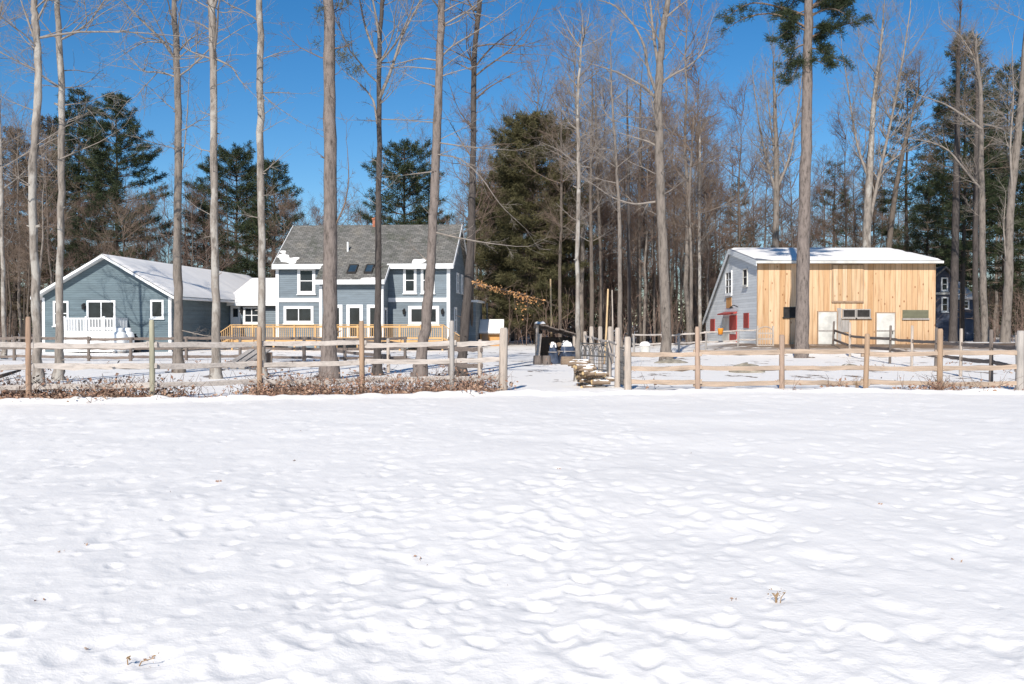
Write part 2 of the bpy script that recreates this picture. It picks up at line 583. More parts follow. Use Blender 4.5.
def surf_z(x, y):
    ys, us, Z = SURF
    i = min(np.searchsorted(ys, y), len(ys) - 1)
    j = min(np.searchsorted(us, x / (max(y, 3) + 2)), len(us) - 1)
    return float(Z[i, j])


# ------------------------------------------------------------------ building parts
def mapper(side, c):
    """u along the wall, w out of it, z up -> local xyz"""
    if side == 'front': return lambda u, w, z: (u, c - w, z)
    if side == 'right': return lambda u, w, z: (c + w, u, z)
    return lambda u, w, z: (c - w, u, z)          # left


def wbox(mb, f, u0, u1, w0, w1, z0, z1):
    a, b = f(u0, w0, z0), f(u1, w1, z1)
    lo, hi = np.minimum(a, b), np.maximum(a, b)
    mb.box(lo[0], hi[0], lo[1], hi[1], lo[2], hi[2])


def window(parent, side, c, u0, u1, z0, z1, trim=.11, panes=(1, 2), mat='white', glass='glass', sill=True, name='window'):
    f = mapper(side, c)
    m = MB()
    wbox(m, f, u0, u0 + trim, .002, .06, z0, z1)
    wbox(m, f, u1 - trim, u1, .002, .06, z0, z1)
    wbox(m, f, u0 + trim, u1 - trim, .002, .06, z1 - trim, z1)
    wbox(m, f, u0 + trim, u1 - trim, .002, .06, z0, z0 + trim)
    fr = m.build(name, M[mat], parent)
    g = MB()
    wbox(g, f, u0 + trim, u1 - trim, .004, .014, z0 + trim, z1 - trim)
    gl = g.build('pane', M[glass], fr)
    nx, nz = panes
    if nx > 1 or nz > 1:
        s = MB()
        for i in range(1, nx):
            u = u0 + trim + (u1 - u0 - 2 * trim) * i / nx
            wbox(s, f, u - .03, u + .03, .015, .045, z0 + trim, z1 - trim)
        for i in range(1, nz):
            z = z0 + trim + (z1 - z0 - 2 * trim) * i / nz
            wbox(s, f, u0 + trim, u1 - trim, .015, .04, z - .025, z + .025)
        s.build('sash', M[mat], fr)
    if sill:
        s = MB()
        wbox(s, f, u0 - .05, u1 + .05, .003, .11, z0 - .06, z0 - .002)
        s.build('sill', M[mat], fr)
    return fr


def slab_roof(y0, z0, y1, z1, x0, x1, th, mb=None):
    """sloped slab running along x"""
    mb = mb or MB()
    mb.prism([(y0, z0), (y1, z1), (y1, z1 + th), (y0, z0 + th)], 'x', x0, x1)
    return mb


def snow_sheet(fn, u0, u1, v0, v1, nu, nv, th, seed, thr=None):
    """lumpy snow on a roof: fn(u, v) -> xyz on the roof, thickness noisy, ragged edge. returns an MB"""
    us, vs = np.linspace(u0, u1, nu), np.linspace(v0, v1, nv)
    U, V = np.meshgrid(us, vs)
    n = fbm(U * .9 + seed, V * .9 + seed * 3, 3)
    T = th * (1 + 1.0 * n)
    if thr is not None:
        T = th * np.clip((n - thr(U, V)) * 6, -1.5, 1.3)
    e = np.minimum(np.minimum(U - u0, u1 - U), np.minimum(V - v0, v1 - V))
    T = np.where(e < 1e-6, -.02, T)
    P = np.array([fn(u, v, t) for u, v, t in zip(U.ravel(), V.ravel(), T.ravel())])
    idx = np.arange(nu * nv).reshape(nv, nu)
    Q = np.stack([idx[:-1, :-1], idx[:-1, 1:], idx[1:, 1:], idx[1:, :-1]], -1).reshape(-1, 4)
    m = MB()
    m.add(P, Q)
    return m


def gable_wall_box(mb, W, L, ez, rz, rx, b=0.0):
    """box with a gable whose ridge runs along y, at x = rx"""
    v = [(0, 0, b), (W, 0, b), (W, 0, ez), (rx, 0, rz), (0, 0, ez), (0, L, b), (W, L, b), (W, L, ez), (rx, L, rz), (0, L, ez)]
    mb.add(v, [(0, 1, 2, 4), (6, 5, 9, 7), (1, 6, 7, 2), (5, 0, 4, 9), (2, 7, 8, 3), (9, 4, 3, 8)], [(4, 2, 3), (7, 9, 8)])


def lantern(parent, side, c, u, z):
    f = mapper(side, c)
    m = MB()
    wbox(m, f, u - .05, u + .05, .002, .05, z - .06, z + .22)
    wbox(m, f, u - .03, u + .03, .05, .16, z + .14, z + .18)
    p = np.array(f(u, .16, z - .16))
    m.lathe([(0.0, 0), (.06, .01), (.085, .05), (.10, .24), (.11, .26), (.02, .36), (0, .38)], p, 10)
    return m.build('wall_lantern', M['black'], parent)


# ------------------------------------------------------------------ garage wing (left)
def build_garage():
    g = empty('garage', (-26.87, 57.0, 0), math.radians(-3.5))
    tag(g, 'low blue gabled garage with a thick snow roof, left of the two-storey house', 'garage')
    W, L, ez, rz, rx = 7.5, 24.0, 3.2, 5.35, 3.75
    m = MB(); gable_wall_box(m, W, L, ez, rz, rx, -.2)
    m.build('wall', M['siding_garage'], g)
    k = (rz - ez) / rx
    # roof slabs with overhang
    r = MB()
    for s in (0, 1):
        xe = -.42 if s == 0 else W + .42
        ze = ez - .42 * k
        r.prism([(xe, ze + .02), (rx, rz + .02), (rx, rz + .17), (xe, ze + .17)], 'y', -.55, L + .3)
    ro = r.build('roof', M['white'], g, normals=True)
    sn = []
    for s in (0, 1):
        xe = -.44 if s == 0 else W + .44
        ze = ez - .42 * k
        fn = lambda u, v, t: (xe + (rx - xe) * u, v, ze + .17 + (rz - ze) * u + .01 + t + .05)
        sn.append(snow_sheet(fn, 0.0, 1.0, -.56, L + .3, 14, 90, .09, 3 + s))
    mb = MB()
    for q in sn:
        V, Q, T = q.arrays(); mb.add(V, Q)
    mb.build('roof_snow', M['snow'], ro, smooth=True)
    # corner boards and gutter
    c = MB()
    for x in (0, W):
        c.box(x - .13 if x else -.03, x + .03 if x else .13, -.035, .1, -.1, ez - .1)
    c.build('corner_board', M['white'], g)
    gu = MB()
    gu.box(W + .42, W + .54, -.5, 9.2, ez - .42 * k + .03, ez - .42 * k + .15)
    gu.build('gutter', M['white'], g)
    s57 = 57 / F
    u = lambda px: (px - 43) * s57
    z = lambda py: EYE + (HY - py) * s57
    window(g, 'front', 0, u(54), u(70), z(326), z(301), .11, (1, 2))
    window(g, 'front', 0, u(88.5), u(118), z(329), z(300.5), .11, (2, 1))
    window(g, 'front', 0, u(153.5), u(167), z(318.5), z(300), .11, (1, 1))
    lantern(g, 'front', 0, u(86), z(307))
    # white porch with balusters: its own thing in front of the slider
    p = empty('porch', (-24.93, 55.3, 0), math.radians(-3.5))
    tag(p, 'small white railed porch in front of the blue garage window', 'porch')
    pw, pd = 2.97, 1.6
    fl = MB(); fl.box(0, pw, 0, pd, .98, 1.08); fl.build('floor', M['white'], p)
    sk = MB(); sk.box(.02, pw - .02, .03, .06, .05, .97); sk.box(.02, .05, .07, pd, .05, .97); sk.box(pw - .05, pw - .02, .07, pd, .05, .97)
    sk.build('skirt', M['white'], p)
    ra = MB()
    for (x0, x1, y0, y1) in ((0, pw, 0, .05), (0, .05, .06, pd), (pw - .05, pw, .06, pd)):
        ra.box(x0, x1, y0, y1, 1.86, 1.94)
        ra.box(x0, x1, y0, y1, 1.12, 1.2)
    n = 17
    for i in range(n):
        x = .12 + (pw - .24) * i / (n - 1)
        ra.box(x - .045, x + .045, .01, .04, 1.2, 1.86)
    for i in range(8):
        y = .2 + 1.3 * i / 7
        for x in (.005, pw - .045):
            ra.box(x, x + .04, y - .045, y + .045, 1.2, 1.86)
    ra.build('railing', M['white'], p)
    for x in (0, pw * .42, pw * .76, pw - .1):
        q = MB(); q.box(x - .01, x + .11, -.02, .1, .05, 2.02); q.build('post', M['white'], p)
    s = MB()
    s.add(*lumpy_mound(0.05, pw - .05, .08, pd, 1.08, .05, 5))
    s.build('snow', M['snow'], p, smooth=True)


def lumpy_mound(x0, x1, y0, y1, z, h, seed, n=14):
    us = np.linspace(0, 1, n)
    U, V = np.meshgrid(us, us)
    e = np.minimum(np.minimum(U, 1 - U), np.minimum(V, 1 - V))
    H = h * (np.clip(e / .18, 0, 1) ** .6) * (1 + .8 * fbm(U * 4 + seed, V * 4 + seed, 2)) - .01 * (e < 1e-6)
    P = np.stack([x0 + (x1 - x0) * U, y0 + (y1 - y0) * V, z + H], -1).reshape(-1, 3)
    idx = np.arange(n * n).reshape(n, n)
    return P, np.stack([idx[:-1, :-1], idx[:-1, 1:], idx[1:, 1:], idx[1:, :-1]], -1).reshape(-1, 4)


build_garage()


# ------------------------------------------------------------------ the main house
def build_house():
    H = empty('house', (-15.0, 63.4, 0), math.radians(-4))
    tag(H, 'two-storey slate blue house with white trim, grey shingle roof and brick chimney', 'house')
    W, L, ry = 11.1, 8.6, 4.2
    ez, rz = 5.45, 8.1
    k = (rz - ez) / ry
    # body: gable ends on the sides, ridge along x
    m = MB()
    m.prism([(0, -.2), (L, -.2), (L, 5.25), (ry, rz - .02), (0, ez - .02)], 'x', 0, W)
    # forward middle bay under the lengthened roof
    x0, x1, yb = 3.25, 7.2, -1.7
    m.prism([(yb, -.2), (-.003, -.2), (-.003, ez - .06), (yb, ez - .06 + yb * k)], 'x', x0, x1)
    m.build('wall', M['siding'], H, normals=True)
    r = MB()
    th = .16
    r.prism([(-.38, ez - .38 * k), (ry, rz), (ry, rz + th), (-.38, ez - .38 * k + th)], 'x', -.12, W + .28)
    r.prism([(ry, rz), (L + .4, 5.25 - .25), (L + .4, 5.25 - .25 + th), (ry, rz + th)], 'x', -.12, W + .28)
    r.prism([(yb - .35, ez + (yb - .35) * k), (-.382, ez - .382 * k), (-.382, ez - .382 * k + th - .012), (yb - .35, ez + (yb - .35) * k + th - .012)], 'x', x0 - .18, x1 + .16)
    ro = r.build('roof', M['shingle'], H, normals=True)
    # snow lying in ragged strips near the eaves and along the ridge
    sn = MB()

    def strip(xa, xb, ya, yb_, seed, thr):
        fn = lambda u, v, t: (u, v, ez + v * k + th + t)
        q = snow_sheet(fn, xa, xb, ya, yb_, max(8, int((xb - xa) * 14)), 22, .07, seed, thr)
        V, Q, T = q.arrays(); sn.add(V, Q)
    strip(-.1, 3.1, -.36, 1.2, 1, lambda U, V: .12 + .22 * np.clip(V, 0, 2) + .06 * (V < .12))
    strip(7.4, W + .25, -.36, .7, 5, lambda U, V: .16 + .3 * np.clip(V, 0, 2))
    strip(x0 - .15, x1 + .1, yb - .33, -1.0, 9, lambda U, V: .10 + .5 * np.clip(V + 1.75, 0, 2))
    sn.build('roof_snow', M['snow'], ro, smooth=True)
    # fascia, gutters, rake boards
    t = MB()
    t.box(-.14, x0 - .02, -.50, -.385, ez - .38 * k - .16, ez - .38 * k + .15)
    t.box(x1 + .02, W + .3, -.50, -.385, ez - .38 * k - .16, ez - .38 * k + .15)
    zc = ez + (yb - .35) * k
    t.box(x0 - .2, x1 + .18, yb - .47, yb - .355, zc - .14, zc + .14)
    # raking boards on the gable ends and beside the middle bay
    for x in (-.16, W + .285):
        t.prism([(-.36, ez - .36 * k - .14), (ry, rz - .14), (ry, rz + th - .01), (-.36, ez - .36 * k + th - .01)], 'x', x, x + .035)
        t.prism([(ry + .001, rz - .14), (L + .38, 4.86), (L + .38, 5.15), (ry + .001, rz + th - .01)], 'x', x, x + .035)
    t.prism([(yb - .33, zc - .10), (-.6, ez - .6 * k - .10), (-.6, ez - .6 * k + th - .03), (yb - .33, zc + th - .03)], 'x', x1 + .165, x1 + .2)
    # belt course and corner boards
    t.box(.0, x0 - .01, -.05, -.004, 2.98, 3.24)
    t.box(x1 + .01, W, -.05, -.004, 2.98, 3.24)
    for (a, b, ya, yb2, z1) in ((-.03, .17, -.06, .16, 5.2), (W - .17, W + .03, -.06, .16, 5.2), (x0 - .02, x0 + .16, yb - .04, yb + .14, 3.95), (x1 - .16, x1 + .03, yb - .04, yb + .14, 3.95)):
        t.box(a, b, ya, yb2, -.1, z1)
    t.build('trim', M['white'], H, normals=True)
    X = lambda px: (px - 275) * .0633
    Z = lambda py: EYE + (HY - py) * .0633
    window(H, 'front', 0, X(296.7), X(315), Z(294), Z(267.5), .19, (1, 2))
    window(H, 'front', 0, X(282.5), X(313), Z(323.5), Z(306), .17, (2, 1))
    window(H, 'front', 0, X(404), X(417.3), Z(293.5), Z(267.5), .16, (1, 2))
    window(H, 'front', 0, X(421.7), X(435.5), Z(293.5), Z(267.5), .16, (1, 2))
    window(H, 'front', 0, X(409), X(440), Z(325), Z(306), .20, (2, 1))
    lantern(H, 'front', 0, X(405), Z(312))
    lantern(H, 'front', 0, X(443.5), Z(312))
    # three glazed doors of the middle bay
    xc = lambda px: (px - 512) * 61.2 / F + 15.17
    for a, b in ((325, 341.5), (345.6, 362.2), (366.3, 382)):
        window(H, 'front', yb, xc(a), xc(b), .62, 2.78, .20, (1, 1), sill=False, name='glass_door')
    # windows on the shaded side
    window(H, 'right', W, 3.4, 4.5, 3.7, 5.0, .13, (1, 2))
    window(H, 'right', W, 5.8, 6.8, 3.7, 5.0, .13, (1, 2))
    window(H, 'right', W, 2.2, 3.3, 1.0, 2.7, .13, (1, 2))
    window(H, 'right', x1, -1.5, -.6, .7, 2.6, .12, (1, 1), sill=False)
    # skylights in the lengthened roof
    for xa, xb in ((344.5, 354), (362, 370.5)):
        a, b = xc(xa), xc(xb)
        s = MB()
        y0, y1 = -1.45, -.58
        zz = lambda y, o: ez + y * k + th + o
        fr = MB()
        for (p, q, r0, r1) in ((a, a + .07, y0, y1), (b - .07, b, y0, y1)):
            fr.prism([(r0, zz(r0, -.02)), (r1, zz(r1, -.02)), (r1, zz(r1, .1)), (r0, zz(r0, .1))], 'x', p, q)
        for (r0, r1) in ((y0, y0 + .07), (y1 - .07, y1)):
            fr.prism([(r0, zz(r0, -.02)), (r1, zz(r1, -.02)), (r1, zz(r1, .1)), (r0, zz(r0, .1))], 'x', a + .07, b - .07)
        f = fr.build('skylight', M['dark'], ro, normals=True)
        s.prism([(y0 + .07, zz(y0 + .07, .0)), (y1 - .07, zz(y1 - .07, .0)), (y1 - .07, zz(y1 - .07, .07)), (y0 + .07, zz(y0 + .07, .07))], 'x', a + .07, b - .07)
        s.build('skylight_pane', M['glass_blue'], ro, normals=True)
    v = MB()
    vx = X(344); v.tube([(vx, 1.05, ez + 1.05 * k + .05), (vx, 1.05, ez + 1.05 * k + .75)], .06, 10)
    v.build('vent_pipe', M['white'], ro)
    c = MB()
    cx = 5.62
    c.box(cx - .25, cx + .25, ry - .25, ry + .25, rz - .4, rz + .50)
    c.box(cx - .29, cx + .29, ry - .29, ry + .29, rz + .502, rz + .60)
    c.box(cx - .14, cx + .14, ry - .14, ry + .14, rz + .602, rz + .68)
    c.build('chimney', M['brick'], ro)
    # low rear wing seen past the right corner
    w = MB(); w.box(W + .01, W + .9, 7.0, 11.5, -.2, 3.1)
    w.build('rear_wing', M['siding'], H)
    w = MB(); w.box(W - .1, W + 1.1, 6.8, 11.7, 3.105, 3.25)
    w.build('rear_wing_roof', M['white'], H)

    # connecting wing between garage and house
    C = empty('connecting_wing', (-18.9, 66.2, 0), math.radians(-3.5))
    tag(C, 'low snow-roofed blue wing with a white door joining garage and house', 'house wing')
    W2, L2, e2, r2, y2 = 4.6, 11.0, 2.95, 4.7, 5.8
    m = MB(); m.prism([(0, -.2), (L2, -.2), (L2, e2), (y2, r2), (0, e2)], 'x', 0, W2); m.build('wall', M['siding'], C, normals=True)
    k2 = (r2 - e2) / y2
    r = MB()
    r.prism([(-.4, e2 - .4 * k2 + .01), (y2, r2 + .01), (y2, r2 + .16), (-.4, e2 - .4 * k2 + .16)], 'x', -.3, W2 - .01)
    r.prism([(y2, r2 + .01), (L2 + .4, e2 - .1), (L2 + .4, e2 + .05), (y2, r2 + .16)], 'x', -.3, W2 - .01)
    ro2 = r.build('roof', M['shingle'], C, normals=True)
    fn = lambda u, v, t: (u, v, e2 + v * k2 + .2 + t)
    snow_sheet(fn, -.28, W2 - .02, -.36, y2, 40, 50, .05, 21).build('roof_snow', M['snow'], ro2, smooth=True)
    t = MB(); t.box(-.3, W2 - .02, -.5, -.405, e2 - .16, e2 + .06); t.box(-.345, -.305, -.4, -.2, e2 - .2, e2 + .1)
    t.build('fascia', M['white'], C)
    kx = 66.2 / F
    x = lambda px: (px - 512) * kx + 18.9
    z = lambda py: EYE + (HY - py) * kx
    window(C, 'front', 0, x(231), x(241), .55, z(306), .16, (1, 1), sill=False, name='door')
    d = MB(); d.box(x(231) + .17, x(241) - .17, -.05, -.016, .58, z(317)); d.build('door_panel', M['white'], C)
    window(C, 'front', 0, x(243.8), x(261), z(324), z(306.5), .14, (2, 2))
    lantern(C, 'front', 0, x(242.3), z(311))

    # pine deck along the front of house and wing
    D = empty('wooden_deck', (-16.95, 60.2, 0), math.radians(-4))
    tag(D, 'long golden pine deck with slatted railing along the front of the house', 'deck')
    fl, rt = .62, 1.50
    Wd = 12.9
    b = MB(); b.box(0, Wd, 0, 1.35, fl - .1, fl); b.box(.0, 2.35, 1.352, 6.0, fl - .1, fl); b.box(10.05, Wd, 1.352, 3.2, fl - .1, fl)
    b.build('floor', M['deck'], D)
    b = MB(); b.box(0, Wd, -.05, -.002, fl - .24, fl + .01); b.build('rim_board', M['deck'], D)
    posts = np.linspace(.05, Wd - .05, 11)
    for x_ in posts:
        q = MB(); q.box(x_ - .05, x_ + .05, -.16, -.052, -.1, rt + .02); q.build('post', M['deckv'], D)
    rl = MB()
    rl.box(-.05, Wd + .05, -.19, -.01, rt + .022, rt + .065)
    rl.box(0, Wd, -.12, -.08, rt - .13, rt - .01)
    rl.box(0, Wd, -.12, -.08, fl + .08, fl + .18)
    rl.build('handrail', M['deck'], D)
    bl = MB()
    for i in range(int(Wd / .125)):
        x_ = .06 + i * .125
        bl.box(x_ - .017, x_ + .017, -.078, -.045, fl + .08, rt - .01)
    bl.build('balusters', M['deckv'], D)
    # steps with sloping side boards at both ends
    for sgn, xe in ((-1, 0.0), (1, Wd)):
        s = MB()
        for i in range(3):
            xa, xb = xe + sgn * (.05 + .3 * i), xe + sgn * (.35 + .3 * i)
            s.box(min(xa, xb), max(xa, xb), .1, 1.2, .42 - .17 * i, .46 - .17 * i)
        for y_ in (.05, 1.22):
            s.bar((xe + sgn * .02, y_, fl - .05), (xe + sgn * 1.0, y_, .05), .05, .24)
        s.bar((xe + sgn * .02, -.1, rt + .02), (xe + sgn * 1.15, -.1, .78), .12, .05)
        s.bar((xe + sgn * .02, -.1, fl + .12), (xe + sgn * 1.1, -.1, .2), .04, .09)
        s.box(min(xe + sgn * 1.05, xe + sgn * 1.15), max(xe + sgn * 1.05, xe + sgn * 1.15), -.15, -.05, -.1, .85)
        for i in range(8):
            xx = xe + sgn * (.1 + .12 * i)
            s.box(xx - .017, xx + .017, -.115, -.085, .55 - .4 * i / 7, 1.42 - .6 * i / 7)
        s.build('steps', M['deckv'], D)
    sn = MB(); sn.add(*lumpy_mound(.1, Wd - .1, .05, 1.3, fl, .05, 11, 24)); sn.build('snow', M['snow'], D, smooth=True)


build_house()


# ------------------------------------------------------------------ barn
def build_barn():
    B = empty('barn', (13.8, 56.0, 0), 0)
    tag(B, 'barn with fresh orange pine boards on the front and a grey gabled side', 'barn')
    W, L = 9.98, 14.8
    ez, rz, ry, bz = 5.10, 6.2, 6.8, 1.85
    m = MB()
    m.prism([(.03, -.2), (L, -.2), (L, bz), (ry, rz), (.03, ez)], 'x', 0, W)
    m.build('wall', M['siding_barn'], B, normals=True)
    f = MB()
    # fresh board cladding, standing just proud of the frame
    f.box(-.02, W + .02, -.04, .028, -.15, ez - .12)
    f.build('board_front', M['boards'], B)
    kf, kb = (rz - ez) / ry, (rz - bz) / (L - ry)
    r = MB()
    th = .10
    r.prism([(-.45, ez - .45 * kf + .01), (ry, rz + .01), (ry, rz + .01 + th), (-.45, ez - .45 * kf + .01 + th)], 'x', -.14, W + .24)
    r.prism([(ry, rz + .01), (L + .4, bz - .4 * kb + .01), (L + .4, bz - .4 * kb + th), (ry, rz + th)], 'x', -.14, W + .28)
    ro = r.build('roof', M['metal_roof'], B, normals=True)
    fn = lambda u, v, t: (u, v, ez + v * kf + .01 + th + t + .03)
    snow_sheet(fn, -.02, W + .22, -.40, ry + .1, 60, 44, .05, 31, lambda U, V: -.40 + .9 * np.clip((5.5 - U) / 5.5, 0, 1) * np.clip((.9 - V) / 1.2, 0, 1) + .8 * np.clip((.7 - U) / .7, 0, 1) * np.clip((4.5 - V) / 4.5, 0, 1)).build('roof_snow', M['snow'], ro, smooth=True)
    t = MB()
    t.box(-.16, W + .26, -.55, -.452, ez - .45 * kf - .05, ez - .45 * kf + .085)
    t.build('fascia', M['white_dirty'], B)
    t = MB()
    for x in (-.185,):
        t.prism([(-.43, ez - .43 * kf - .2), (ry, rz - .2), (ry, rz + .1), (-.43, ez - .43 * kf + .1)], 'x', x, x + .04)
        t.prism([(ry + .001, rz - .2), (L + .38, bz - .38 * kb - .15), (L + .38, bz - .38 * kb + .1), (ry + .001, rz + .1)], 'x', x, x + .04)
    t.build('rake_board', M['siding_barn'], B, normals=True)
    s = 56 / F
    X = lambda px: (px - CX) * s - 13.8
    Z = lambda py: EYE + (HY - py) * s
    c = -.04
    # hay hatch
    h = MB(); h.box(X(832), X(862), c - .07, c - .002, Z(301), Z(265.5)); hh = h.build('hay_hatch', M['board_patch'], B)
    h = MB(); h.box(X(832) - .05, X(832) - .003, c - .05, c - .003, Z(301), Z(265.5)); h.box(X(862) + .003, X(862) + .05, c - .05, c - .003, Z(301), Z(265.5)); h.box(X(832) - .05, X(862) + .05, c - .09, c - .003, Z(265.5) + .003, Z(265.5) + .05); h.build('hatch_frame', M['post_orange'], hh)
    h = MB(); h.box(X(831), X(863), c - .09, c - .003, Z(302.6), Z(301.2)); h.build('hatch_sill', M['post_orange'], B)
    # doors
    for a, b, top in ((817.8, 836, 312), (876, 894, 313.2)):
        d = MB(); d.box(X(a), X(b), c - .06, c - .004, .18, Z(top)); dd = d.build('door', M['white_dirty'], B)
        q = MB(); q.box(X(a) - .06, X(a) - .003, c - .075, c - .004, .1, Z(top) + .06); q.box(X(b) + .003, X(b) + .06, c - .075, c - .004, .1, Z(top) + .06)
        q.box(X(a) - .002, X(b) + .002, c - .075, c - .004, Z(top) + .003, Z(top) + .06)
        q.build('door_frame', M['post_orange'], dd)
        q = MB(); q.box(X(a) + .01, X(b) - .01, c - .075, c - .062, Z(331.5), Z(330)); q.build('door_rail', M['post_grey'], dd)
        q = MB(); q.tube([(X(b) - .12, c - .1, 1.05), (X(b) - .12, c - .1, 1.2)], .015, 6); q.box(X(b) - .14, X(b) - .1, c - .1, c - .062, 1.04, 1.21); q.build('handle', M['black'], dd)
    window(B, 'front', -c * -1, X(841.8), X(855.3), Z(318), Z(309), .06, (1, 1), mat='post_grey', glass='dark')
    window(B, 'front', -c * -1, X(855.6), X(870), Z(318), Z(309), .06, (1, 1), mat='post_grey', glass='dark')
    window(B, 'front', -c * -1, X(783), X(797), Z(317), Z(307), .05, (1, 1), mat='black', glass='dark')
    lv = MB(); lv.box(X(902), X(928), c - .03, c - .003, Z(318), Z(310))
    for i in range(6):
        zz = Z(318) + (Z(310) - Z(318)) * (i + .5) / 6
        lv.box(X(902) + .02, X(928) - .02, c - .05, c - .032, zz - .02, zz + .02)
    lo = lv.build('louver_panel', M['louver'], B)
    q = MB(); q.box(X(901.5), X(928.5), c - .09, c - .004, Z(319.8), Z(318.2)); q.build('sill', M['post_grey'], lo)
    # grey weathered plank left of the black windows
    q = MB(); q.box(X(836.6), X(841), c - .03, c - .003, .3, Z(308)); q.box(X(841.2), X(849), c - .03, c - .003, Z(332), Z(320)); q.build('weathered_plank', M['post_grey'], B)
    # left side wall features: u is depth along the wall
    uy = lambda px: 13.8 * F / (px - CX) - 56.0
    zz = lambda py, px: EYE + (HY - py) * (13.8 / (px - CX))

    def sidewin(pa, pb, ya, yb, **kw):
        pm = (pa + pb) / 2
        return window(B, 'left', 0, uy(pb), uy(pa), zz(yb, pm), zz(ya, pm), **kw)
    sidewin(725.7, 732, 271, 295, trim=.12, panes=(2, 3))
    sidewin(743.3, 747.7, 268.5, 286, trim=.07, panes=(1, 2), mat='white_dirty', glass='dark')
    f = mapper('left', 0)
    pm = 729
    q = MB(); wbox(q, f, uy(731.5), uy(726.5), .002, .03, zz(308, pm), zz(297.5, pm)); q.build('board_patch', M['osb'], B)
    q = MB(); wbox(q, f, uy(737), uy(730), .002, .05, .25, zz(315.5, 733)); rd = q.build('door', M['red'], B)
    rd['label'] = 'red door'
    q = MB()
    for (za, zb) in ((zz(343, 733), zz(341, 733)), (zz(334, 733), zz(332, 733))):
        wbox(q, f, uy(736.5), uy(730.5), .052, .07, za, zb)
    q.build('door_rail', M['white_dirty'], rd)
    q = MB(); wbox(q, f, uy(730) + .08, uy(723), .002, .06, .25, zz(318, 726)); q.build('door_slab', M['white_dirty'], B)
    a = MB()
    u0, u1 = uy(737), uy(724)
    za = zz(313.4, 730)
    a.hexa([f(u0, .0, za), f(u1, .0, za), f(u1, .45, za - .1), f(u0, .45, za - .1), f(u0, .0, za + .1), f(u1, .0, za + .1), f(u1, .45, za - .02), f(u0, .45, za - .02)])
    a.build('awning', M['red'], B, normals=True)
    for (pa, pb, ya, yb) in ((744, 749, 313, 328), (710.7, 715, 319, 331.8)):
        pm = (pa + pb) / 2
        q = MB(); wbox(q, f, uy(pb), uy(pa), .002, .045, zz(yb, pm), zz(ya, pm)); sh = q.build('shutter', M['red'], B)
    q = MB(); p0 = np.array(f(uy(738.5), .05, zz(307, 738.5)))
    q.tube([p0, p0 + (-.25, 0, .12), p0 + (-.4, 0, .02)], .03, 6); q.lathe([(.03, .12), (.12, 0), (.13, -.02)], p0 + (-.4, 0, -.06), 10)
    q.build('barn_lamp', M['black'], B)
    return B


build_barn()


# ------------------------------------------------------------------ far house on the right
def build_far_house():
    D = 90.0
    s = D / F
    X = lambda px: (px - CX) * s
    Z = lambda py: EYE + (HY - py) * s
    Hh = empty('house', (X(936), D, 0), 0)
    tag(Hh, 'dark slate house half hidden behind trunks to the right of the barn', 'house')
    x = lambda px: X(px) - X(936)
    m = MB()
    w1 = x(951.5)
    m.add([(0, 0, 0), (w1, 0, 0), (w1, 0, Z(277)), (w1 / 2, 0, Z(269)), (0, 0, Z(277)), (0, 7, 0), (w1, 7, 0), (w1, 7, Z(277)), (w1 / 2, 7, Z(269)), (0, 7, Z(277))],
          [(0, 1, 2, 4), (6, 5, 9, 7), (1, 6, 7, 2), (5, 0, 4, 9), (2, 7, 8, 3), (9, 4, 3, 8)], [(4, 2, 3), (7, 9, 8)])
    m.prism([(2, 0), (9, 0), (9, Z(300)), (5.5, Z(281)), (2, Z(297))], 'x', w1 + .003, x(984))
    m.build('wall', M['siding_far'], Hh, normals=True)
    r = MB()
    for sg in (0, 1):
        xe = -.3 if sg == 0 else w1 + .3
        r.prism([(xe, Z(277) - .1), (w1 / 2, Z(269) + .05), (w1 / 2, Z(269) + .25), (xe, Z(277) + .1)], 'y', -.4, 7.2)
    ro = r.build('roof', M['shingle'], Hh, normals=True)
    q = MB(); q.prism([(1.5, Z(297) - .2), (5.5, Z(281) + .02), (5.5, Z(281) + .25), (1.5, Z(297) + .05)], 'x', w1 + .4, x(985)); q.prism([(5.5, Z(281) + .02), (9.3, Z(300) - .1), (9.3, Z(300) + .1), (5.5, Z(281) + .25)], 'x', w1 + .4, x(985))
    q.build('roof_snow', M['snow'], ro, normals=True)
    t = MB(); t.box(-.1, w1 + .1, -.25, -.003, Z(294.5), Z(292.5)); t.build('trim', M['white_dirty'], Hh)
    window(Hh, 'front', 0, x(940.5), x(947.5), Z(291), Z(277.5), .12, (1, 2))
    window(Hh, 'front', 0, x(941), x(948), Z(312), Z(297), .12, (1, 2))
    window(Hh, 'front', 2, x(973), x(979), Z(309), Z(300), .12, (1, 2))
    window(Hh, 'front', 2, x(961), x(967), Z(309), Z(300), .12, (1, 2))


build_far_house()


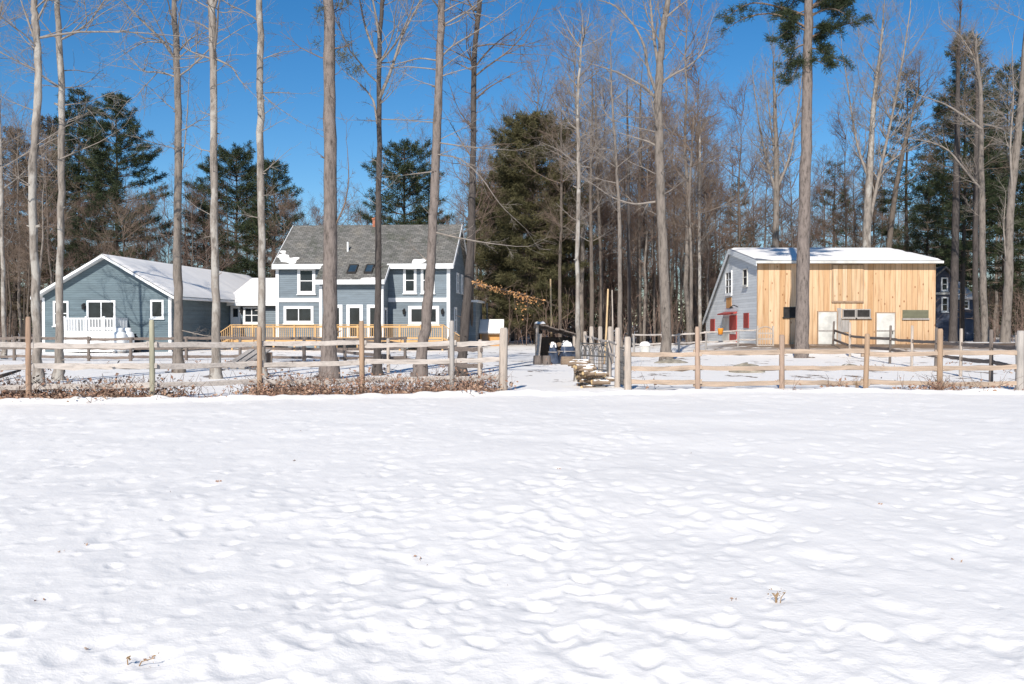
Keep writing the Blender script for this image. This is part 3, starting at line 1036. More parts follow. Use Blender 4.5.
# small board shed behind the house corner
def build_shed():
    D = 72.0
    s = D / F
    S = empty('shed', ((480 - CX) * s, D, 0), 0)
    tag(S, 'tiny orange board shed with a thick snow roof beside the house corner', 'shed')
    w = 24 * s
    z = lambda py: EYE + (HY - py) * s
    m = MB(); m.prism([(0, 0), (1.8, 0), (1.8, 1.2), (.9, 1.75), (0, 1.05)], 'x', 0, w - .3); m.build('wall', M['osb'], S, normals=True)
    r = MB(); r.prism([(-.3, .85), (.9, 1.78), (.9, 1.88), (-.3, .95)], 'x', -.15, w); r.prism([(.9, 1.78), (2.1, 1.0), (2.1, 1.1), (.9, 1.88)], 'x', -.15, w)
    ro = r.build('roof', M['post_grey'], S, normals=True)
    fn = lambda u, v, t: (u, v, .98 + (v + .3) * .775 + t)
    q = snow_sheet(fn, -.14, w - .01, -.32, .95, 20, 14, .06, 41); q.build('roof_snow', M['snow'], ro, smooth=True)
    d = MB(); d.box(.15, .6, -.04, -.003, .05, .85); d.build('door', M['post_orange'], S)


build_shed()
# ------------------------------------------------------------------ fences
def gz(x, y):
    return float(ground_z(np.array([x]), np.array([y]))[0])


def crooked_rail(mb, p0, p1, w, h, rng):
    """split rail: a slightly bowed, uneven four-sided pole"""
    p0, p1 = np.asarray(p0, float), np.asarray(p1, float)
    n = 9
    t = np.linspace(0, 1, n)[:, None]
    pts = p0 + (p1 - p0) * t
    pts[:, 2] += rng.normal(0, .005, n) - .018 * np.sin(t[:, 0] * math.pi)
    pts[:, 1] += rng.normal(0, .006, n)
    sd_ = norm(np.cross(p1 - p0, (0, 0, 1)))
    V = []
    for p in pts:
        hh, ww = h * rng.uniform(.48, .6), w * rng.uniform(.24, .34)
        tw = rng.normal(0, .008)
        for (i, j) in ((-1, -1), (1, -1), (1.0, .6), (.45, 1), (-.45, 1), (-1, .6)):
            V.append(p + sd_ * (i * ww) + np.array([0, 0, j * hh + i * tw]))
    i = np.arange(n - 1)[:, None] * 6
    j = np.arange(6)[None]
    k = (j + 1) % 6
    e = (n - 1) * 6
    mb.add(V, np.vstack([np.stack([i + j, i + k, i + 6 + k, i + 6 + j], -1).reshape(-1, 4), [(0, 3, 2, 1), (0, 5, 4, 3), (e, e + 1, e + 2, e + 3), (e, e + 3, e + 4, e + 5)]]))


def post_mesh(mb, x, y, z0, z1, r, rng, lean=.015):
    l = rng.normal(0, lean, 2)
    z = np.array([z0 - .2, z0 + .1, (z0 + z1) / 2, z1 - .06, z1 - .015])
    pts = np.stack([x + l[0] * (z - z0), y + l[1] * (z - z0), z], -1)
    mb.tube(pts, np.array([1.08, 1.05, 1, .97, .7]) * r, 8, True, .04, rng)


def fence(label, posts, rails, postmats, railmat, group=None, rad=.062, rh=.10, seed=0, bigat=(), big=1.45):
    """posts: (x, y, top z); rails: heights"""
    rng = np.random.default_rng(seed)
    p0 = posts[0]
    f = empty('rail_fence', (0, 0, 0))
    tag(f, label, 'fence', group)
    for i, (x, y, zt) in enumerate(posts):
        m = MB(); post_mesh(m, x, y, gz(x, y), zt, rad * rng.uniform(.9, 1.15) * (big if i in bigat else 1), rng)
        m.build('post', M[postmats[i % len(postmats)] if isinstance(postmats, (list, tuple)) else postmats], f, smooth=True)
    for a, b in zip(posts[:-1], posts[1:]):
        for h in rails:
            za, zb = h + gz(a[0], a[1]) * .6, h + gz(b[0], b[1]) * .6
            m = MB()
            d = norm(np.array([b[0] - a[0], b[1] - a[1], 0]))
            off = np.array([d[1], -d[0], 0]) * (-.05)
            crooked_rail(m, np.array([a[0], a[1], za + rng.normal(0, .02)]) - d * .1 + off, np.array([b[0], b[1], zb + rng.normal(0, .02)]) + d * .1 + off * .2, rh, rh, rng)
            m.build('rail', M[railmat], f)
    return f


def P(px, d, ytop):
    p = at(px, ytop, d)
    return (p[0], p[1], p[2])


lf = [P(-230, 18.2, 312), P(-100, 19.6, 315), P(28, 20.8, 316), P(152, 21.4, 319), P(259.5, 22.9, 326), P(362, 23.7, 320), P(452, 24.0, 320)]
fence('weathered grey split rail fence before the blue house, brown leaves at its foot', lf + [P(503, 24.2, 327)], (1.19, .75, .32),
      ['post_old', 'post_old', 'post_rust', 'post_green', 'post_orange', 'post_orange', 'post_grey', 'post_old'], 'rail_old', seed=1, bigat=(7,))
rf = [P(628, 24.4, 336), P(698, 24.2, 326), P(782, 24.3, 334), P(866, 24.3, 333), P(940, 24.3, 328), P(1020.5, 24.4, 330), P(1110, 24.6, 330), P(1200, 24.8, 330)]
fence('reddish new cedar split rail fence before the orange barn', rf, (.90, .53, .18), ['post_old', 'post_new', 'post_new', 'post_orange', 'post_orange', 'post_grey', 'post_new'], 'rail_new', seed=2, bigat=(0, 5))
# paddock fence behind the left one
bf = [P(-60, 45, 334), P(14, 44, 337), P(88.5, 43, 336), P(130.5, 43, 337), P(186, 44, 337), P(240, 45, 337), P(304, 43, 337), P(345, 42, 338), P(405, 44, 337)]
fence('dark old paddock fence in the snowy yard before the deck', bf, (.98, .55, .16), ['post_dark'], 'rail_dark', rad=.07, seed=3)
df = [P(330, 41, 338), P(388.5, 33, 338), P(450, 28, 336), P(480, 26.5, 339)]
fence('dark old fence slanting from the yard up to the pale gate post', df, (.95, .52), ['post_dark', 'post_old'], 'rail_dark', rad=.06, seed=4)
# barnyard fences
b1 = [P(634, 54, 334), P(663, 54, 333), P(679, 54, 333), P(706, 54, 332), P(738, 53.6, 331), P(757, 53.2, 329)]
fence('grey barnyard fence running in front of the grey barn side', b1, (1.0, .52), ['post_grey'], 'rail_old', rad=.06, rh=.07, seed=5)
b2 = [P(833, 53.5, 321), P(850, 48, 322), P(890, 40, 325), P(912, 37, 325), P(936, 34, 327), P(961, 31, 328), P(991.5, 28, 329), P(1019, 25.0, 334)]
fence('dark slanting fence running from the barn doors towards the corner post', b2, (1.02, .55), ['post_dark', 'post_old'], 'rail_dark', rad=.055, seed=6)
b3 = [P(617.5, 25.6, 327), P(609, 28.5, 326), P(600.5, 31.5, 326), P(592, 35, 326), P(585, 39, 331)]
fence('short picket-topped fence running back behind the firewood from the gate', b3, (1.15, .8), ['post_old'], 'rail_old', rad=.07, rh=.055, seed=7)


# wire gates with scrolled tops
def gate(label, p0, p1, ztop, zbot, seed):
    rng = np.random.default_rng(seed)
    p0, p1 = np.array(p0, float), np.array(p1, float)
    d = p1 - p0
    L = np.linalg.norm(d)
    t = d / L
    g = empty('wire_gate', (0, 0, 0))
    tag(g, label, 'gate')
    pt = lambda u, z: np.array([p0[0] + t[0] * u, p0[1] + t[1] * u, z])
    m = MB()
    for u in (0, L): m.tube([pt(u, zbot), pt(u, ztop)], .022, 6)
    for z in (zbot + .03, ztop - .38, ztop - .03): m.tube([pt(0, z), pt(L, z)], .02, 6)
    m.build('frame', M['wire'], g)
    m = MB()
    n = max(2, int(L / .24))
    for i in range(n):
        a, b = L * i / n, L * (i + 1) / n
        th = np.linspace(0, math.pi, 9)
        m.tube([pt((a + b) / 2 - (b - a) / 2 * math.cos(q), ztop - .36 + .28 * math.sin(q)) for q in th], .014, 5, False)
        m.tube([pt((a + b) / 2 - (b - a) / 4 * math.cos(q), ztop - .36 + .14 * math.sin(q)) for q in th], .012, 5, False)
    m.build('scrollwork', M['wire'], g)
    m = MB()
    k = int(L / .10)
    for i in range(1, k):
        m.tube([pt(L * i / k, zbot), pt(L * i / k + rng.normal(0, .01), ztop - .38)], .007, 4, False)
    for z in np.arange(zbot + .1, ztop - .4, .10):
        m.tube([pt(0, z), pt(L, z)], .007, 4, False)
    m.build('wire_mesh', M['wire'], g)
    return g


a, b = at(581, 350, 29.6), at(607, 350, 28.2)
gate('rusty wire gate with scrolled top hanging above the firewood pile', (a[0], a[1], 0), (b[0], b[1], 0), 1.08, .28, 1)
a, b = at(624.5, 350, 24.75), at(615.5, 350, 26.6)
gate('narrow dark wire gate swung open beside the pale gate post', (a[0], a[1], 0), (b[0], b[1], 0), 1.05, .08, 2)


# firewood by the gate
def firewood():
    rng = np.random.default_rng(12)
    n = 0
    rows = [(9, .05), (9, .135), (9, .22), (8, .305), (8, .39), (7, .475), (6, .56), (4, .645)]
    for k, (cnt, z) in enumerate(rows):
        for i in range(cnt):
            px = 584 + (i + .5) / cnt * (27 - 5 * k) + rng.uniform(-1, 1) + (1 if k == 1 else 0)
            d = 25.9 + rng.uniform(-.35, .45); z = z + rng.uniform(-.03, .03)
            p = at(px, 380, d)
            r = rng.uniform(.035, .06)
            ang = rng.uniform(-.75, .75)
            L = rng.uniform(.40, .55)
            o = empty('firewood_log', (p[0], p[1], z + gz(p[0], p[1])), ang)
            tag(o, 'snow-dusted split log in the firewood pile by the gate', 'log', 'firewood logs piled by the gate')
            m = MB()
            m.tube(np.array([(-L / 2, 0, 0), (-L / 4, 0, .01), (L / 4, 0, 0), (L / 2, 0, 0)]), [r, r * 1.05, r, r * .96], 9, False, .04, rng)
            m.build('bark', M['logbark'], o, smooth=True)
            e = MB()
            e.lathe([(0, 0), (r * .95, 0)], (0, 0, 0), 9)
            for s in (-1, 1):
                V, Q, T = e.arrays()
                W = np.stack([np.full(len(V), s * L / 2), V[:, 0], V[:, 1]], -1)
                c = MB(); c.add(W, Q); c.build('cut_end', M['logend'], o)
            s = MB()
            us, vs = np.linspace(-L / 2 * .95, L / 2 * .95, 9), np.linspace(-1.0, 1.0, 7)
            U, V = np.meshgrid(us, vs)
            edge = np.minimum(1 - np.abs(V), (1 - np.abs(U) / (L / 2)) * 2)
            R = r + .022 * np.clip(edge, 0, .5) * 2 * (1 + rng.normal(0, .2, U.shape)) - .01
            Pp = np.stack([U, R * np.sin(V), R * np.cos(V)], -1).reshape(-1, 3)
            idx = np.arange(63).reshape(7, 9)
            s.add(Pp, np.stack([idx[:-1, :-1], idx[:-1, 1:], idx[1:, 1:], idx[1:, :-1]], -1).reshape(-1, 4))
            s.build('snow_cap', M['snow'], o, smooth=True)


firewood()


# lean-to woodshed with tarped bundles
def lean_to():
    D = 41.0
    s = D / F
    o = empty('lean_to', ((537 - CX) * s, D, 0))
    tag(o, 'dark open lean-to of old planks sheltering tarped bundles by the thin tree', 'lean-to')
    w = 37 * s
    r3 = np.random.default_rng(8)
    m = MB()
    for i in range(9):
        xa, xb = -.1 + i * (w + .3) / 9, -.1 + (i + .92) * (w + .3) / 9
        za, zb = 1.63 - .47 * (xa + .1) / (w + .25), 1.63 - .47 * (xb + .1) / (w + .25)
        y0, y1, dz = -.2 - r3.uniform(0, .22), 1.75 + r3.uniform(0, .25), r3.normal(0, .02)
        m.hexa([(xa, y0, za + dz), (xb, y0, zb + dz), (xb, y1, zb + dz - .17), (xa, y1, za + dz - .17), (xa, y0, za + dz + .045), (xb, y0, zb + dz + .045), (xb, y1, zb + dz - .125), (xa, y1, za + dz - .125)])
    m.build('roof', M['post_dark'], o, normals=True)
    m = MB(); m.add(*lumpy_mound(-.08, .35, -.22, 1.8, 1.63, .07, 3)); m.build('snow', M['snow'], o, smooth=True)
    for x, y, h in ((.02, 0, 1.58), (w, 0, 1.14), (.02, 1.7, 1.42), (w, 1.7, 1.0)):
        q = MB(); q.box(x - .05, x + .05, y - .05, y + .05, -.1, h); q.build('post', M['post_old'] if y == 0 else M['post_dark'], o)
    q = MB(); q.box(.08, w - .06, 1.66, 1.70, 0, 1.05)
    for i in range(6): q.box(.08, w - .06, 1.62, 1.655, .05 + i * .17, .18 + i * .17)
    q.build('back_wall', M['post_dark'], o)
    # plank side walls, open at the front
    q, q2 = MB(), MB()
    for i in range(7):
        zt = .04 + i * .2
        q.box(-.035, -.005, .06, 1.64, zt, zt + .17)
        if i < 5: q2.box(w + .055, w + .085, .06, 1.64, zt, zt + .17)
    q.build('side_wall', M['post_dark'], o)
    q2.build('side_wall', M['post_dark'], o)

    def bundle(px, rx, rz, label, name, mat, seed, snow=True):
        rng = np.random.default_rng(seed)
        x = (px - CX) * (D - .5) / F
        b = empty(name, (x, D - .55, gz(x, D)))
        tag(b, label, 'bundle')
        m = MB()
        n, k = 12, 16
        V = []
        for i in range(n):
            t = i / (n - 1)
            for j in range(k):
                a = 2 * math.pi * j / k
                rr = math.sqrt(max(0, 1 - t ** 2.6)) * .95 + .06 * (t < .99)
                lump = 1 + .2 * math.sin(3 * a + 5 * t + seed) + .1 * math.sin(7 * a - 9 * t) + rng.normal(0, .07)
                V.append((rx * rr * lump * math.cos(a), rx * .9 * rr * lump * math.sin(a), rz * t * (1 + rng.normal(0, .03))))
        i = np.arange(n - 1)[:, None] * k; j = np.arange(k)[None]; kk = (j + 1) % k
        m.add(V, np.stack([i + j, i + kk, i + k + kk, i + k + j], -1).reshape(-1, 4))
        m.build('tarp', M[mat], b, smooth=True)
        q = MB(); q.tube([(rx * 1.07 * math.cos(a), rx * .97 * math.sin(a), rz * .55) for a in np.linspace(0, 2 * math.pi, 17)], .015, 5, False); q.build('rope', M['rail_old'], b)
        if snow:
            q = MB(); q.add(*lumpy_mound(-rx * .7, rx * .6, -rx * .6, rx * .6, rz * .78, .18, seed)); q.build('snow', M['snow'], b, smooth=True)
    bundle(553.5, .20, .86, 'narrow dark tarped bundle with snow on top, left under the lean-to', 'tarp_bundle', 'tarp', 2)
    bundle(567, .33, .92, 'broad dark tarped bundle with snow on top, right under the lean-to', 'tarp_bundle', 'tarp', 5)
    # split logs stacked under the roof
    rng = np.random.default_rng(33)
    for k in range(20):
        x = (547 + rng.uniform(0, 26) - CX) * (D + .8) / F
        q = MB(); r = rng.uniform(.07, .1)
        q.tube([(0, -.25, 0), (0, 0, .01), (0, .25, 0)], [r, r * 1.05, r], 7, True, .08, rng)
        ob = q.build('firewood_log', M['logbark' if k % 3 else 'post_dark'], None)
        ob.location = (x, D + .8 + rng.uniform(-.1, .1), .12 + .16 * (k % 5) + gz(x, D)); ob.rotation_euler = (0, 0, rng.normal(0, .25))
        tag(ob, 'dark split log stacked under the lean-to roof behind the tarped bundles', 'log', 'logs stacked under the lean-to')
    q = MB(); q.bar((.0, -.5, 0), (.12, -.05, 1.2), .16, .04)
    ob = q.build('plank', M['post_old'], None); ob.location = o.location; tag(ob, 'pale plank leaning against the left front post of the lean-to', 'plank')
    # stump rounds in front
    for px, lab, mt in ((537.5, 'dark wood block standing at the left foot of the lean-to', 'post_dark'), (546.5, 'second dark wood block, between the left one and the tarped bundles', 'post_dark'),
                        (568, 'brown log round lying below the broad tarped bundle', 'logbark')):
        x = (px - CX) * (D - 1.1) / F
        q = MB(); q.lathe([(0, -.1), (.17, -.1), (.18, .1), (.165, .34), (.15, .36), (0, .36)], (0, 0, 0), 12)
        ob = q.build('wood_round', M[mt], None, smooth=False)
        ob.location = (x, D - 1.2, gz(x, D - 1.1))
        if px == 568: ob.scale = (1.7, 1, .9)
        tag(ob, lab, 'wood block')


lean_to()


# ------------------------------------------------------------------ small things
def small_things():
    # two round tanks by the garage
    for i, (px, d, lab) in enumerate(((119, 54.6, 'white round tank beside the porch, nearer the porch'), (127, 55.2, 'white round tank standing behind the other, nearer the garage wall corner'))):
        x = (px - CX) * d / F
        t = empty('gas_tank', (x, d, 0)); t.scale = (1.05, 1.05, .86); tag(t, lab, 'gas tank', 'white tanks by the garage')
        r = .37
        m = MB(); m.lathe([(0, .06), (r * .8, .08), (r, .22), (r, 1.05), (r * .96, 1.2), (r * .8, 1.33), (r * .4, 1.4), (0, 1.42)], (0, 0, 0), 20); m.build('body', M['tank'], t, smooth=True)
        m = MB(); m.lathe([(r * .55, 1.34), (r * .58, 1.36), (r * .58, 1.58), (r * .5, 1.6), (r * .2, 1.62), (0, 1.62)], (0, 0, 0), 16); m.build('collar', M['tank'], t, smooth=True)
        m = MB(); m.lathe([(r * .85, -.1), (r * .85, .1)], (0, 0, 0), 16); m.build('foot_ring', M['post_grey'], t)
    x = (133.5 - CX) * 55.6 / F
    q = MB(); q.lathe([(0, 0), (.32, .02), (.38, .3), (.3, .7), (.12, .92), (.06, .97), (.12, 1.05), (0, 1.06)], (x, 55.8, 0), 12)
    o = q.build('rubbish_bag', M['black'], None, smooth=True); tag(o, 'black rubbish bag tied at the top beside the white tanks', 'rubbish bag')
    # boulders in the barnyard
    def boulder(px, d, rx, ry_, rz, seed, label, dark=False):
        x = (px - CX) * d / F
        rng = np.random.default_rng(seed)
        m = MB(); n, k = 14, 22
        V = []
        for i in range(n):
            ph = math.pi / 2 * (i / (n - 1) * 1.25 - .25)
            for j in range(k):
                a = 2 * math.pi * j / k
                l = 1 + .55 * float(fbm(np.array([2 + math.cos(a) * 1.2 + seed]), np.array([math.sin(a) * 1.2 + ph * 1.1]), 3)[0])
                V.append((rx * l * math.cos(ph) * math.cos(a), ry_ * l * math.cos(ph) * math.sin(a), rz * l * math.sin(ph)))
        i = np.arange(n - 1)[:, None] * k; j = np.arange(k)[None]; kk = (j + 1) % k
        m.add(V, np.stack([i + j, i + kk, i + k + kk, i + k + j], -1).reshape(-1, 4))
        o = m.build('boulder', M['rock'], None, smooth=True)
        o.location = (x, d, gz(x, d) - .05)
        tag(o, label, 'boulder')
        sn = MB(); sn.add(*lumpy_mound(-rx * .55, rx * .35, -ry_ * .2, ry_ * .7, rz * .72, rz * .22, seed)); sn.build('snow', M['snow'], o, smooth=True)
    boulder(748, 33.5, .60, .45, .33, 3, 'rounded brown boulder half bare of snow behind the cedar fence')
    boulder(850, 37.0, .38, .35, .15, 6, 'flat dark stone in the snow below the black barn windows')
    boulder(672, 41.5, .75, .5, .2, 9, 'low brown hump of roots and earth at the foot of the big forked tree')  # boulder shape put in for the brown root flare and earth
    # snow-capped white bin
    d = 50.0; x = (645 - CX) * d / F
    b = empty('bin', (x, d, 0)); b.scale = (.85, .85, .8); tag(b, 'white bin heaped with snow beyond the fence, left of the big forked tree', 'bin')
    m = MB(); m.lathe([(0, 0), (.28, 0), (.30, .1), (.31, .55), (.27, .6), (0, .6)], (0, 0, 0), 16); m.build('body', M['white_dirty'], b, smooth=True)
    m = MB(); m.lathe([(.30, .6), (.33, .64), (.32, .72), (.26, .82), (.15, .89), (0, .91)], (0, 0, 0), 14); m.build('snow', M['snow'], b, smooth=True)
    # orange bucket on the barnyard fence
    d = 53.2; x = (720.5 - CX) * d / F
    b = empty('bucket', (x, d, 1.18)); tag(b, 'small orange bucket on the barnyard fence left of the red door', 'bucket')
    m = MB(); m.lathe([(0, 0), (.12, 0), (.16, .32), (.165, .34), (.15, .34), (.11, .03), (0, .03)], (0, 0, -.15), 14); m.build('body', M['orange'], b, smooth=True)
    m = MB(); m.tube([(.155 * math.cos(t), 0, .17 + .16 * math.sin(t)) for t in np.linspace(0, math.pi, 9)], .008, 5); m.build('handle', M['wire'], b)
    # arched hay rack by the barn corner
    d = 53.0; x0, x1 = (757.5 - CX) * d / F, (773 - CX) * d / F
    g = empty('hay_rack', (x0, d, 0)); tag(g, 'weathered arched hay rack by the front corner of the barn', 'hay rack')
    w = x1 - x0
    m = MB()
    for xx in (0, w): m.box(xx - .04, xx + .04, -.04, .04, -.1, 1.5)
    m.build('post', M['post_old'], g)
    m = MB()
    for z in (.45, .8, 1.1): m.box(.042, w - .042, -.025, .025, z - .04, z + .04)
    m.tube([(w / 2 - w / 2 * math.cos(t), 0, 1.15 + .3 * math.sin(t)) for t in np.linspace(0, math.pi, 11)], .03, 6)
    for i in range(1, 6): m.box(w * i / 6 - .015, w * i / 6 + .015, -.045, -.027, .45, 1.3)
    m.build('slats', M['post_old'], g)
    # thin poles standing in the yard
    for (px, pxt, d, yt, r, mt, lab) in ((551.5, 550.5, 43, 279, .045, 'bamboo', 'tall pale pole standing behind the lean-to'),
                                         (604.5, 608, 40, 289, .045, 'bamboo', 'leaning yellow wooden pole behind the gate pickets'),
                                         (613, 612, 41, 290, .035, 'post_old', 'thin grey pole beside the leaning yellow pole'),
                                         (487, 487, 74, 303, .07, 'bark_pale', 'short pale pole behind the little shed')):
        a, b = at(px, 330, d), at(pxt, yt, d)
        q = MB(); q.tube([(a[0], d, -.1), (a[0] * .5 + b[0] * .5 + .01, d, b[2] / 2), (b[0], d, b[2])], [r, r * .9, r * .75], 7)
        o = q.build('pole', M[mt], None, smooth=True); tag(o, lab, 'pole')
    # plank ramp and stones in the left yard
    d = 36.0; x = (243 - CX) * d / F
    o = empty('plank_ramp', (x, d, .05)); tag(o, 'grey plank ramp leaning in the yard behind the left fence', 'ramp')
    for i in range(3):
        m = MB(); m.bar((-.5 + i * .3, -.6, .0), (.0 + i * .3, 1.2, .6), .24, .05); m.build('plank', M['post_grey'], o)
    m = MB(); m.box(-.1, .75, 1.2, 1.3, -.1, .5); m.build('trestle', M['post_dark'], o)
    # cement block by the fence
    d = 22.6; x = (107 - CX) * d / F
    m = MB(); m.box(-.16, .16, -.09, .09, 0, .2); o = m.build('stone_block', M['rock'], None); o.location = (x, d, gz(x, d) + .05); o.rotation_euler = (0, .1, .3)
    tag(o, 'grey stone block lying in dead leaves behind the left fence', 'stone')
    # fallen branch at far left
    m = MB(); m.tube([at(-6, 379, 28) * (1, 1, 0) + (0, 0, .1), at(10, 377, 29.5) * (1, 1, 0) + (0, 0, .16), at(20, 375, 30.5) * (1, 1, 0) + (0, 0, .2)], [.06, .05, .03], 6)
    o = m.build('fallen_branch', M['bark_dark'], None, smooth=True); tag(o, 'dark fallen branch lying in the snow at the left edge', 'branch')


small_things()


# ------------------------------------------------------------------ dead leaves along the fences (uncountable)
def leaf_quads(mb, C, rng, size):
    n = len(C)
    d = rng.normal(0, 1, (n, 3)); d[:, 2] *= .7; d /= np.linalg.norm(d, axis=1, keepdims=True)
    s = np.cross(d, rng.normal(0, 1, (n, 3))); s /= np.linalg.norm(s, axis=1, keepdims=True)
    L = (size * rng.uniform(.6, 1.3, n))[:, None]
    up = np.cross(d, s)
    V = np.stack([C - d * L, C - s * L * .55 + up * L * .2, C + d * L, C + s * L * .55 + up * L * .2], 1).reshape(-1, 3)
    Q = np.arange(4 * n).reshape(-1, 4)
    mb.add(V, Q)


def undergrowth():
    rng = np.random.default_rng(21)
    m, st = MB(), MB()
    fx = [-30, -10.1, -5.8, -.2]; fyv = [19.8, 20.8, 22.9, 24.2]
    cl = []
    for i in range(800):
        x = rng.uniform(-24, -.4)
        y = np.interp(x, fx, fyv) + rng.normal(.25, .5)
        if fbm(np.array([x * .7]), np.array([y * .7]), 2)[0] < -.06: continue
        cl.append((x, y, rng.uniform(.12, .36), rng.uniform(.04, .26), rng.integers(14, 44)))
    for i in range(150):
        x = rng.uniform(3.2, 15)
        y = 24.1 + rng.normal(.1, .3)
        if fbm(np.array([x * .9]), np.array([y]), 2)[0] < .06: continue
        cl.append((x, y, rng.uniform(.12, .3), rng.uniform(.03, .13), rng.integers(10, 26)))
    for i in range(110):
        x = rng.uniform(-22, 22); y = rng.uniform(26, 40)
        if fbm(np.array([x * .3]), np.array([y * .3]), 2)[0] < .12: continue
        cl.append((x, y, rng.uniform(.2, .6), rng.uniform(.04, .2), rng.integers(10, 30)))
    for (x, y, r, h, n) in cl:
        C = np.stack([x + rng.normal(0, r, n), y + rng.normal(0, r * .8, n), np.abs(rng.normal(0, h, n))], -1)
        C[:, 2] += ground_z(C[:, 0], C[:, 1]) + .02
        leaf_quads(m, C, rng, .045)
        for k in range(3):
            b = np.array([x + rng.normal(0, r), y + rng.normal(0, r * .8), 0]); b[2] = gz(b[0], b[1])
            t = b + np.array([rng.normal(0, .3), rng.normal(0, .2), rng.uniform(.15, .3) + h * 1.3])
            mid = (b + t) / 2 + rng.normal(0, .06, 3)
            st.tube([b, mid, t], [.006, .005, .003], 3, False)
    # single leaves and twig ends dropped on the open snow
    for (px, py) in ((292, 460), (220, 482), (167, 494), (90, 548), (60, 556), (418, 556), (425, 561), (40, 606), (83, 652), (150, 661), (512, 583), (737, 603), (560, 470), (880, 505), (690, 452), (300, 432), (960, 560)):
        d = gd(py); x = (px - CX) * d / F
        for k in range(rng.integers(1, 4)):
            C = np.array([[x + rng.normal(0, .02), d + rng.normal(0, .02), 0]]); C[0, 2] = surf_z(C[0, 0], C[0, 1]) + .008
            leaf_quads(m, C, rng, .006 + .0012 * d)
    V, Q, T = st.arrays()
    o = m.build('fallen_leaves', M['dirt_leaf'], None)
    tag(o, 'rusty dead leaves and low growth along the fence foot', 'dead leaves', None, 'stuff')
    s = st.build('dead_stems', M['twig_red'], None); tag(s, 'thin dead stems standing among the fallen leaves', 'dead stems', None, 'stuff')


undergrowth()


def weed(px, py, h, n, label, seed):
    rng = np.random.default_rng(seed)
    d = gd(py); x = (px - CX) * d / F
    z = .0
    m = MB(); lv = MB()
    for i in range(n):
        t = np.array([rng.normal(0, .05), rng.normal(0, .04), h * rng.uniform(.5, 1)])
        m.tube([(0, 0, -.1), t * .5 + rng.normal(0, .006, 3), t], [.004, .003, .002], 4, False)
        C = t + rng.normal(0, .015, (5, 3)); leaf_quads(lv, C, rng, .009)
    o = m.build('dead_weed', M['weed'], None)
    l = lv.build('leaves', M['weed'], o)
    o.location = (x, d, surf_z(x, d) + z)
    tag(o, label, 'weed')


weed(779, 603, .09, 4, 'lone dry brown weed poking from the foreground snow', 1)
weed(127, 668, .045, 2, 'tiny dark weed tip in the snow near the lower left', 2)
weed(857, 391, .35, 16, 'dry tan weed clump at the foot of the cedar fence', 3)
# ------------------------------------------------------------------ trees
def rot_about(d, rng, ang):
    """direction at about ang from d"""
    r = rng.normal(0, 1, 3)
    a = norm(np.cross(d, r))
    return norm(d * math.cos(ang) + a * math.sin(ang))


def grow(mb, rng, p, d, L, r, lvl, maxl, up=.12, wob=.22, nch=(6, 5, 4), sides=(6, 5, 4, 3), minr=.005, tips=None, ratio=(.35, .65)):
    n = (7, 6, 4, 3)[min(lvl, 3)]
    pts = [np.array(p, float)]
    d = norm(d)
    for i in range(n):
        d = norm(d + rng.normal(0, wob, 3) * (.6 if i else .2) + np.array([0, 0, up]))
        pts.append(pts[-1] + d * L / n)
    pts = np.array(pts)
    rad = np.maximum(r * (1 - .78 * np.linspace(0, 1, n + 1)), minr * .8)
    mb.tube(pts, rad, sides[min(lvl, 3)], False)
    if lvl < maxl:
        k = nch[min(lvl, len(nch) - 1)]
        k = max(1, int(round(k * rng.uniform(.7, 1.3))))
        for i in range(k):
            t = rng.uniform(.22, 1.0)
            q = t * n
            j = min(int(q), n - 1)
            pp = pts[j] + (pts[j + 1] - pts[j]) * (q - j)
            dd = rot_about(norm(pts[j + 1] - pts[j]), rng, rng.uniform(.5, 1.2))
            grow(mb, rng, pp, dd, L * rng.uniform(*ratio) * (1.15 - .55 * t), max(rad[j] * .55, minr), lvl + 1, maxl, up, wob, nch, sides, minr, tips, ratio)
    if tips is not None and lvl >= maxl - 1:
        tips.append((pts[-1], d))


def trunk_tube(mb, pts, radii, rng, sides=12, sub=5, flare=True):
    pts, radii = np.asarray(pts, float), np.asarray(radii, float)
    n = len(pts)
    t = np.linspace(0, n - 1, (n - 1) * sub + 1)
    P_ = np.stack([np.interp(t, np.arange(n), pts[:, i]) for i in range(3)], -1)
    # soften corners
    for _ in range(3):
        P_[1:-1] = (P_[:-2] + 2 * P_[1:-1] + P_[2:]) / 4
    R = np.interp(t, np.arange(n), radii)
    R = R * (1 + rng.normal(0, .025, len(R)))
    P_[1:, :2] += rng.normal(0, .012, (len(P_) - 1, 2))
    mb.tube(P_, R, sides, True, .035, rng)
    return P_, R


